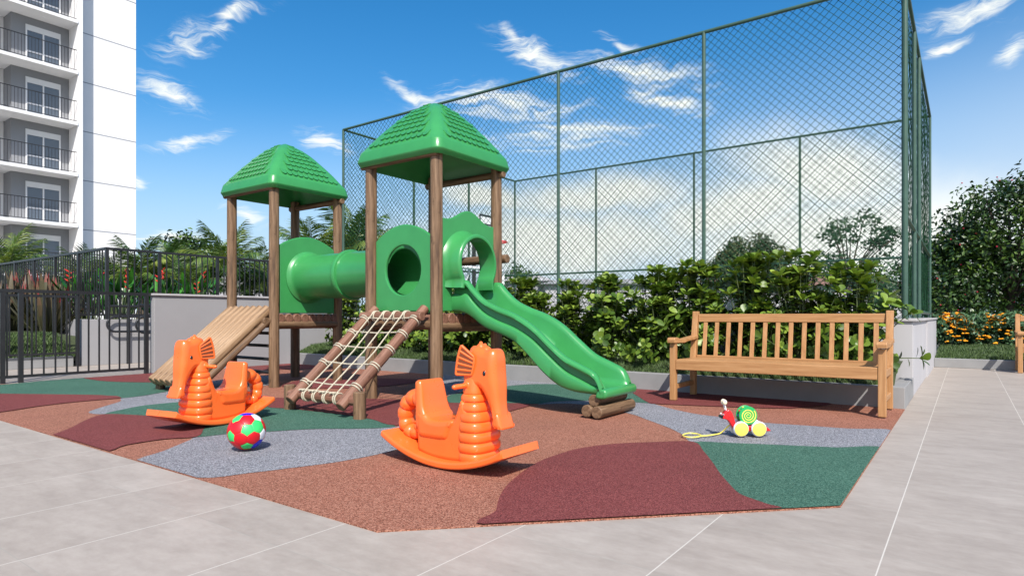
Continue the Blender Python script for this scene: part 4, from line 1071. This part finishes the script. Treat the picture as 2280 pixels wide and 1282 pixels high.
P1 = palm('tall palm left of the first play tower', (0, 0, .8), 1.25, 1.45, 4)
P2 = palm('dense palm seen behind the tunnel', (0, 0, .8), 1.30, 1.5, 5, 24)
def put_palm(src, px, depth, sc, lab, first=False, z=.8):
    p = at(px, 705, depth)
    if first: src.location = (p.x, p.y, z); src.scale = (sc,)*3; src['label'] = lab; return
    dup(src, (p.x, p.y, z), rnd.random()*6.28, sc, lab, 'feathery palms behind the steel fence')
put_palm(P0, 312, 17.5, 1.12, 'palm just right of the white apartment block corner', True)
put_palm(P1, 508, 18.5, 1.12, 'tall palm behind the left post of the first play tower', True)
put_palm(P2, 790, 21.5, 1.55, 'dark palm behind the court net between the two towers', True)
for src, px, d_, sc, lab in ((P0, 385, 18.5, 1.12, 'palm in front of the dark round tree'), (P1, 452, 20, .82, 'small palm between two taller ones left of the first tower'), (P2, 590, 20.5, .92, 'palm seen between the front and left posts of the first tower'),
                            (P1, 697, 20, 1.3, 'palm crown above the arched tunnel panel'), (P1, 18, 17.5, 1.05, 'palm at the far left edge below the balconies'), (P0, 180, 17.5, .98, 'small palm below the white corner pillar of the block'),
                            (P0, 240, 18.5, .95, 'short palm behind the corner of the tall steel fence'), (P1, 345, 20, .72, 'low palm behind the heliconia flowers'), (P0, 420, 16.8, .8, 'low palm in front of the corrugated wall'), (P1, 560, 22, .75, 'small palm right of the left tower post'), (P0, 735, 24, 1.15, 'palm half hidden by the right post of the first tower')):
    put_palm(src, px, d_, sc, lab)

# ------------------------------------------------------------------ flax and heliconia
def flax(label, loc, n, h, seed):
    r = random.Random(seed); t = thing('flax_plant', label, 'plant', loc, 0, 'flax plants on the bank')
    mb = MB()
    for i in range(n):
        a = r.random()*6.28; e = R(90-58*r.random()**1.1); d = Vector((math.cos(a)*math.cos(e), math.sin(a)*math.cos(e), math.sin(e))); L_ = h*r.uniform(.7, 1.1)
        b = Vector((math.cos(a)*.10*r.random(), math.sin(a)*.10*r.random(), 0)); side = Vector((-math.sin(a), math.cos(a), 0)); g0 = r.uniform(-.12, .15); red = r.random() < .45
        rows = ((0, .55), (.25, .9), (.5, 1.0), (.72, .85), (.88, .5), (1, .04)); v = []
        for q in range(5):
            base = (.15, .35, .5, .62, .72 if not red else .95)[q]+g0; v += [min(1, max(0, base))]*2
        leaf(mb, b, d, side.cross(d), L_, r.uniform(.075, .125), 0, rows=rows, fold=.35, curl=r.uniform(.02, .28), attr='tip', vals=v)
    mb.build('leaves', M['flax'], t, True, 60); return t
for px, dd_, n_, h_, lab in ((28, 13.2, 75, 1.32, 'big flax plant with red tipped blades at the left edge'), (105, 12.7, 75, 1.22, 'big flax plant with red tipped blades nearest the ramp wall corner'), (-40, 12.6, 50, 1.2, 'flax plant cut off by the left edge of the picture'), (66, 13.9, 60, 1.35, 'flax plant standing between and behind two others')):
    p = at(px, 705, dd_); flax(lab, (p.x, p.y, .48), n_, h_, int(px)+100)
def heliconia(label, loc, seed):
    r = random.Random(seed); t = thing('heliconia_plant', label, 'plant', loc, 0, 'heliconia plants on the ramp terrace')
    mb = MB(); fb = MB(); sb = MB()
    for i in range(34):
        a = r.random()*6.28; b = Vector((math.cos(a)*.3*r.random(), math.sin(a)*.3*r.random(), 0)); h = r.uniform(.1, .75); lean = Vector((math.cos(a), math.sin(a), 0))*r.uniform(.05, .3)
        tp = b+lean*.5+Vector((0, 0, h)); sb.tube([b, tp], [.010, .006], 5, False)
        leaf(mb, tp, lean.normalized()*r.uniform(.4, 1.1)+Vector((0, 0, r.uniform(.4, 1))), Vector((0, 0, 1)).cross(lean).cross(lean), r.uniform(.3, .46), r.uniform(.09, .13), r.random(), rows=((0, .15), (.2, .8), (.5, 1), (.8, .7), (1, .05)), curl=r.uniform(.1, .5))
    for i in range(2):
        b = Vector((r.uniform(-.3, .3), r.uniform(-.3, .3), 0)); h = r.uniform(.75, 1.1); tp = b+Vector((r.uniform(-.1, .1), r.uniform(-.1, .1), h)); sb.tube([b, tp], .007, 5, False)
        for k in range(5):
            q = tp-Vector((0, 0, .05*k)); dd = Vector((math.cos(k*3.1+i), math.sin(k*3.1+i), .7)).normalized(); fb.tube([q, q+dd*.05, q+dd*.10], [.008, .016, .002], 6)
    mb.build('leaves', M['heli'], t, True, 60); sb.build('stem', M['stem'], t); fb.build('flowers', M['bloom_red'], t); return t
hp = [(-13.75, 5.55, 'just behind the tall fence corner'), (-13.8, 6.3, 'behind the first fence panel right of the corner'), (-13.9, 7.1, 'at the left end of the grey boundary wall'), (-14.6, 5.8, 'deeper behind the fence corner'), (-14.7, 6.8, 'under the low palm beside the white block'), (-14.9, 5.35, 'left of the fence corner over the flax')]
H0 = None
for i, (x, y, w_) in enumerate(hp):
    lab = 'heliconia plant with red flowers ' + w_
    if i < 2: q = heliconia(lab, (x, y, .82), 60+i); H0 = H0 or q
    else: dup(H0, (x, y, .82), rnd.random()*6.28, rnd.uniform(.85, 1.1), lab, 'heliconia plants on the ramp terrace')

# ------------------------------------------------------------------ trees and shrubs beyond
def crown_leaves(mb, r, clumps, per, spread, ls, flat=1.0):
    for c, k in clumps:
        v0 = r.uniform(.1, .75)
        for i in range(int(per*k)):
            d = rvec(r); q = c+Vector((d.x, d.y, d.z*flat))*spread*k*r.random()**.45
            n_ = (d*.6+rvec(r)*.8+Vector((0, 0, .35))).normalized(); dd = rvec(r)
            leaf(mb, q, dd-n_*dd.dot(n_)*.7, n_, ls*r.uniform(.7, 1.3), ls*.55*r.uniform(.8, 1.2), min(1, max(0, r.gauss(v0, .2))), rows=((0, .15), (.5, 1), (1, .1)), fold=.25, curl=.2)
def tree(name, label, loc, crown, n_cl, per, spread, ls, mat, seed, trunk_h, tr, cat='tree', shell=.5, branches=7, group=None, flat=1.0, dots=None, n_dots=0):
    """crown: list of (centre, radii) ellipsoids"""
    r = random.Random(seed); t = thing(name, label, cat, loc, 0, group); mb = MB(); cl = []
    for i in range(n_cl):
        c, rad = crown[i % len(crown)]; d = rvec(r); k = (shell+(1-shell)*r.random()**.5)
        cl.append((Vector(c)+Vector((d.x*rad[0], d.y*rad[1], d.z*rad[2]))*k, r.uniform(.7, 1.25)))
    crown_leaves(mb, r, cl, per, spread, ls, flat); mb.build('crown', mat, t, True, 60)
    tb = MB(); c0 = Vector(crown[0][0]); tp = Vector((c0.x*.4, c0.y*.4, trunk_h)); tb.tube([(0, 0, -.1), (.03, .02, trunk_h*.5), tp], [tr*1.25, tr, tr*.8], 10)
    for i in range(branches):
        c = cl[(i*7) % len(cl)][0]; tb.tube(smooth_poly([tp-Vector((0, 0, .1)), tp.lerp(c, .5)+Vector((0, 0, .15)), c], 3, False), [tr*.55*(1-.8*j/6) for j in range(7)], 6, False)
    tb.build('trunk', M['bark'], t)
    if dots:
        db = MB()
        for i in range(n_dots):
            c, k = cl[r.randrange(len(cl))]; q = c+rvec(r)*spread*k*1.0; rr = ls*.16
            db.tube([q-Vector((0, 0, rr)), q-Vector((0, 0, rr*.4)), q+Vector((0, 0, rr*.4)), q+Vector((0, 0, rr))], [rr*.2, rr, rr, rr*.2], 6)
        db.build('fruit' if dots is M['bloom_pink'] else 'blossoms', dots, t)
    return t
# big dark tree on the lawn at right
p = at(2240, 705, 15.2)
tree('fruit_tree', 'large dark green tree with red fruit behind the yellow flowers', (p.x, p.y, .3), [((.25, 0, 2.35), (1.75, 1.5, 1.45)), ((.1, -.1, 2.95), (1.35, 1.2, 1.0)), ((-.85, -.2, 1.75), (1.0, .9, .9)), ((1.2, .1, 1.9), (1.2, 1.1, 1.0))], 150, 130, .46, .115, M['tree'], 21, 1.1, .10, dots=M['bloom_pink'], n_dots=130, branches=12)
p = at(2120, 705, 15.0)
tree('shrub', 'leafy green shrub between the court corner and the fruit tree', (p.x, p.y, .3), [((0, 0, .95), (.55, .5, .85))], 34, 60, .3, .10, M['tree'], 22, .5, .04, 'shrub', dots=M['bloom_pink'], n_dots=20)
# hedge behind, with pale flowers
mb = MB(); r_ = random.Random(23)
cl = [(at(2075+r_.random()*330, 705, 17.2+r_.random()*.8)+Vector((0, 0, -.6+r_.random()**1.1*1.75)), r_.uniform(.8, 1.2)) for i in range(110)]
hd_ = thing('tall_hedge', 'dark hedge dotted with white flowers behind the fruit tree', 'hedge', tuple(at(2200, 705, 17.5)[:2])+(.3,))
crown_leaves(mb, r_, [(c-hd_.location, k) for c, k in cl], 46, .4, .12); mb.build('foliage', M['tree'], hd_)
db = MB()
for i in range(46):
    c = at(2080+r_.random()*210, 705, 16.75)+Vector((0, 0, -.45+r_.random()*.75))-hd_.location; db.tube([c-Vector((0, 0, .02)), c, c+Vector((0, 0, .02))], [.008, .024, .008], 6)
db.build('blossoms', M['bloom_white'], hd_)
# orange flowering shrubs
def flower_shrub(label, px, d_, w_, h_, seed):
    p = at(px, 705, d_); r = random.Random(seed); t = thing('flowering_shrub', label, 'shrub', (p.x, p.y, .28), 0, 'orange flowering shrubs on the lawn'); mb = MB()
    cl = [(Vector((rvec(r).x*w_*1.15, rvec(r).y*w_*.7, .08+r.random()**.8*h_*.85)), r.uniform(.8, 1.2)) for i in range(64)]
    crown_leaves(mb, r, cl, 46, .17, .085); mb.build('foliage', M['shrub'], t)
    fb = MB()
    for i in range(160):
        a = R(180)+r.random()*R(250)-R(35); e = r.random()**.8*1.35; q = Vector((math.cos(a)*w_*1.12*math.cos(e), math.sin(a)*w_*.85*math.cos(e), .05+h_*1.05*math.sin(e)*r.uniform(.75, 1.0)+.08*r.random())); s = r.uniform(.024, .040)
        for j in range(3):
            q2 = q+Vector((r.uniform(-s, s), r.uniform(-s, s), r.uniform(-s*.3, s*.3))); fb.tube([q2-Vector((0, 0, s*.5)), q2, q2+Vector((0, 0, s*.45))], [s*.3, s*.85, s*.25], 7)
    fb.build('blossoms', M['bloom_orange'], t); return t
flower_shrub('orange flowering shrub right behind the court wall corner', 2120, 13.5, .42, .60, 31)
flower_shrub('orange flowering shrub left of the far bench', 2212, 13.4, .44, .60, 32)
flower_shrub('orange flowering shrub behind the far bench', 2290, 13.3, .42, .58, 33)
# trees beyond the court
p = at(1670, 705, 30); tree('round_tree', 'rounded olive green tree beyond the court net', (p.x, p.y, 0), [((0, 0, 3.15), (1.55, 1.4, 1.55)), ((-.9, 0, 2.9), (.9, .9, 1.0)), ((.5, 0, 3.0), (1.2, 1.2, 1.3))], 120, 110, .45, .15, M['olive'], 24, 2.0, .16, shell=.7)
p = at(1890, 705, 24); tree('feathery_tree', 'light feathery tree seen through the court net near the corner post', (p.x, p.y, 0), [((.0, 0, 3.3), (1.9, 1.3, 1.2)), ((-.1, 0, 4.4), (1.0, .8, .75)), ((.9, 0, 3.9), (1.0, .8, .5)), ((-.9, .1, 2.6), (1.2, 1, .8)), ((0, 0, 2.0), (1.5, 1.2, .7))], 85, 26, .42, .16, M['sparse'], 25, 2.2, .07, shell=.25, branches=26, flat=.5)
for px, d_, s_, lab, sd_ in ((1205, 34, .75, 'distant small tree behind the grey roof left of the court net centre', 26), (1290, 38, .8, 'distant low tree beyond the second fence post', 27), (1145, 30, .95, 'dark distant tree beside the slide tower right post', 28), (1980, 30, 1.0, 'dark tree low behind the court right corner', 29), (2075, 24, 1.0, 'bushy tree just outside the court corner post', 30)):
    p = at(px, 705, d_); tree('distant_tree', lab, (p.x, p.y, 0), [((0, 0, 2.2*s_), (1.5*s_, 1.3*s_, 1.1*s_))], 40, 40, .5, .2, M['sparse'] if sd_ in (26, 27) else M['tree'], sd_, 1.2*s_, .1, group='small trees beyond the court')
p = at(432, 705, 44); tree('broadleaf_tree', 'dark round tree behind the palms right of the apartment block', (p.x, p.y, 0), [((0, 0, 5.1), (2.3, 2.0, 1.5)), ((-1.4, 0, 4.8), (1.6, 1.5, 1.2))], 80, 50, .7, .3, M['tree'], 34, 3.6, .2)

# ------------------------------------------------------------------ neighbours' buildings beyond the court
def house(label, px, d_, w_, dp, h_, rh, wm, rm, rz=TH):
    p = at(px, 705, d_); t = thing('house', label, 'house', (p.x, p.y, 0), rz)
    mb = MB(); mb.box(-w_/2, w_/2, 0, dp, 0, h_); mb.build('wall', wm, t, False)
    mb = MB(); e = .25
    mb.add([(-w_/2-e, -e, h_+.004), (w_/2+e, -e, h_+.004), (w_/2+e, dp+e, h_+.004), (-w_/2-e, dp+e, h_+.004), (-w_/2+dp*.2, dp/2, h_+rh), (w_/2-dp*.2, dp/2, h_+rh)], [(0,1,5,4),(1,2,5),(2,3,4,5),(3,0,4),(0,3,2,1)])
    mb.build('roof', rm, t, False)
    return t
house('low grey house seen through the court net beyond the slide', 1390, 27, 6.8, 4, 2.3, .35, M['house'], M['wall'])
house('small grey shed roof beyond the second tower post', 1160, 29, 2.6, 3, 2.55, .45, M['house'], M['coping'])
house('house with brown tiled roof beyond the court behind the round tree', 1800, 33, 10.5, 5, 2.55, .75, M['house'], M['rooftile'])
# corrugated boundary wall behind the palms
mb = MB(); a, b = at(330, 705, 25), at(760, 705, 27); L_ = (b-a).length; u = (b-a).normalized(); w2 = Vector((-u.y, u.x, 0)); n_ = int(L_/.11); prof = []
for i in range(n_+1): prof.append(a+u*(i*.11)+w2*(.03 if i % 2 else -.03))
mb.loops([[(p.x, p.y, z) for p in prof] for z in (0, 2.55)], False, False, False)
tag(mb.build('corrugated_wall', M['house'], smooth=False), 'grey corrugated wall behind the palm trees', 'wall')

# ------------------------------------------------------------------ apartment block
def block():
    t = thing('apartment_block', 'white apartment block with grey recessed balconies and dark railings', 'building', (-41, 14, 0))
    bx_ = 41; by_ = -14; ZT = 30
    def B(name, b, m, par=t, bev=0):
        mb = MB(); mb.box(b[0]+bx_, b[1]+bx_, b[2]+by_, b[3]+by_, b[4], b[5]); return mb.build(name, M[m], par, False)
    mb = MB(); mb.box(-52+bx_, -41+bx_, 14.27+by_, 17.38+by_, 0, ZT); mb.box(-52+bx_, -42.7+bx_, 2+by_, 14.265+by_, 0, ZT); mb.box(-42.697+bx_, -41.5+bx_, 11.34+by_, 14.02+by_, 0, ZT, 1)
    mb.box(-42.697+bx_, -41.5+bx_, 4.5+by_, 8.4+by_, 0, ZT, 1)
    mb.build('wall', [M['white'], M['building_grey']], t, False)
    B('side_fin', (-42.6, -40.2, 14.03, 14.263, 0, ZT), 'white'); B('side_fin', (-42.6, -40.2, 4.2, 4.45, 0, ZT), 'white')
    for k in range(9):
        B('joint', (-40.999, -40.992, 14.28, 17.375, 5.87+(k-1)*2.82, 5.92+(k-1)*2.82), 'joint')
    for k in range(8):
        z = 3.2+k*2.85
        s = B('balcony', (-42.6, -40.16, 4.453, 14.027, z-.17, z), 'white')
        mb = MB(); X = -40.24+bx_
        mb.box(X-.02, X+.02, 4.5+by_, 13.98+by_, z+1.16, z+1.20); mb.box(X-.012, X+.012, 4.5+by_, 13.98+by_, z+.06, z+.09)
        y = 4.55
        while y < 13.98: mb.box(X-.009, X+.009, y-.009+by_, y+.009+by_, z+.092, z+1.158); y += .15
        mb.build('railing', M['metal'], s, False)
        mb = MB(); mb.tube([(-40.9+bx_, 12.6+by_, z-.171), (-40.9+bx_, 12.6+by_, z-.185)], .09, 14); mb.build('ceiling_lamp', M['pvc'], s)
        for y0, y1 in ((11.98, 13.61), (5.6, 7.2)):
            f = MB(); X0, X1 = -41.498+bx_, -41.45+bx_; a, b = y0+by_, y1+by_; zt = z+2.25
            f.box(X0, X1, a, a+.07, z+.01, zt); f.box(X0, X1, b-.07, b, z+.01, zt); f.box(X0, X1, a+.071, b-.071, zt-.30, zt); f.box(X0, X1, (a+b)/2-.035, (a+b)/2+.035, z+.01, zt-.301); f.box(X0, X1-.012, a+.071, b-.071, z+.78, z+.86)
            w_ = f.build('window', M['pvc'], t, False)
            gl = MB(); gl.box(X0+.001, X0+.016, a+.06, b-.06, z+.02, zt-.31); gl.build('pane', M['glass'], w_, False)
block()
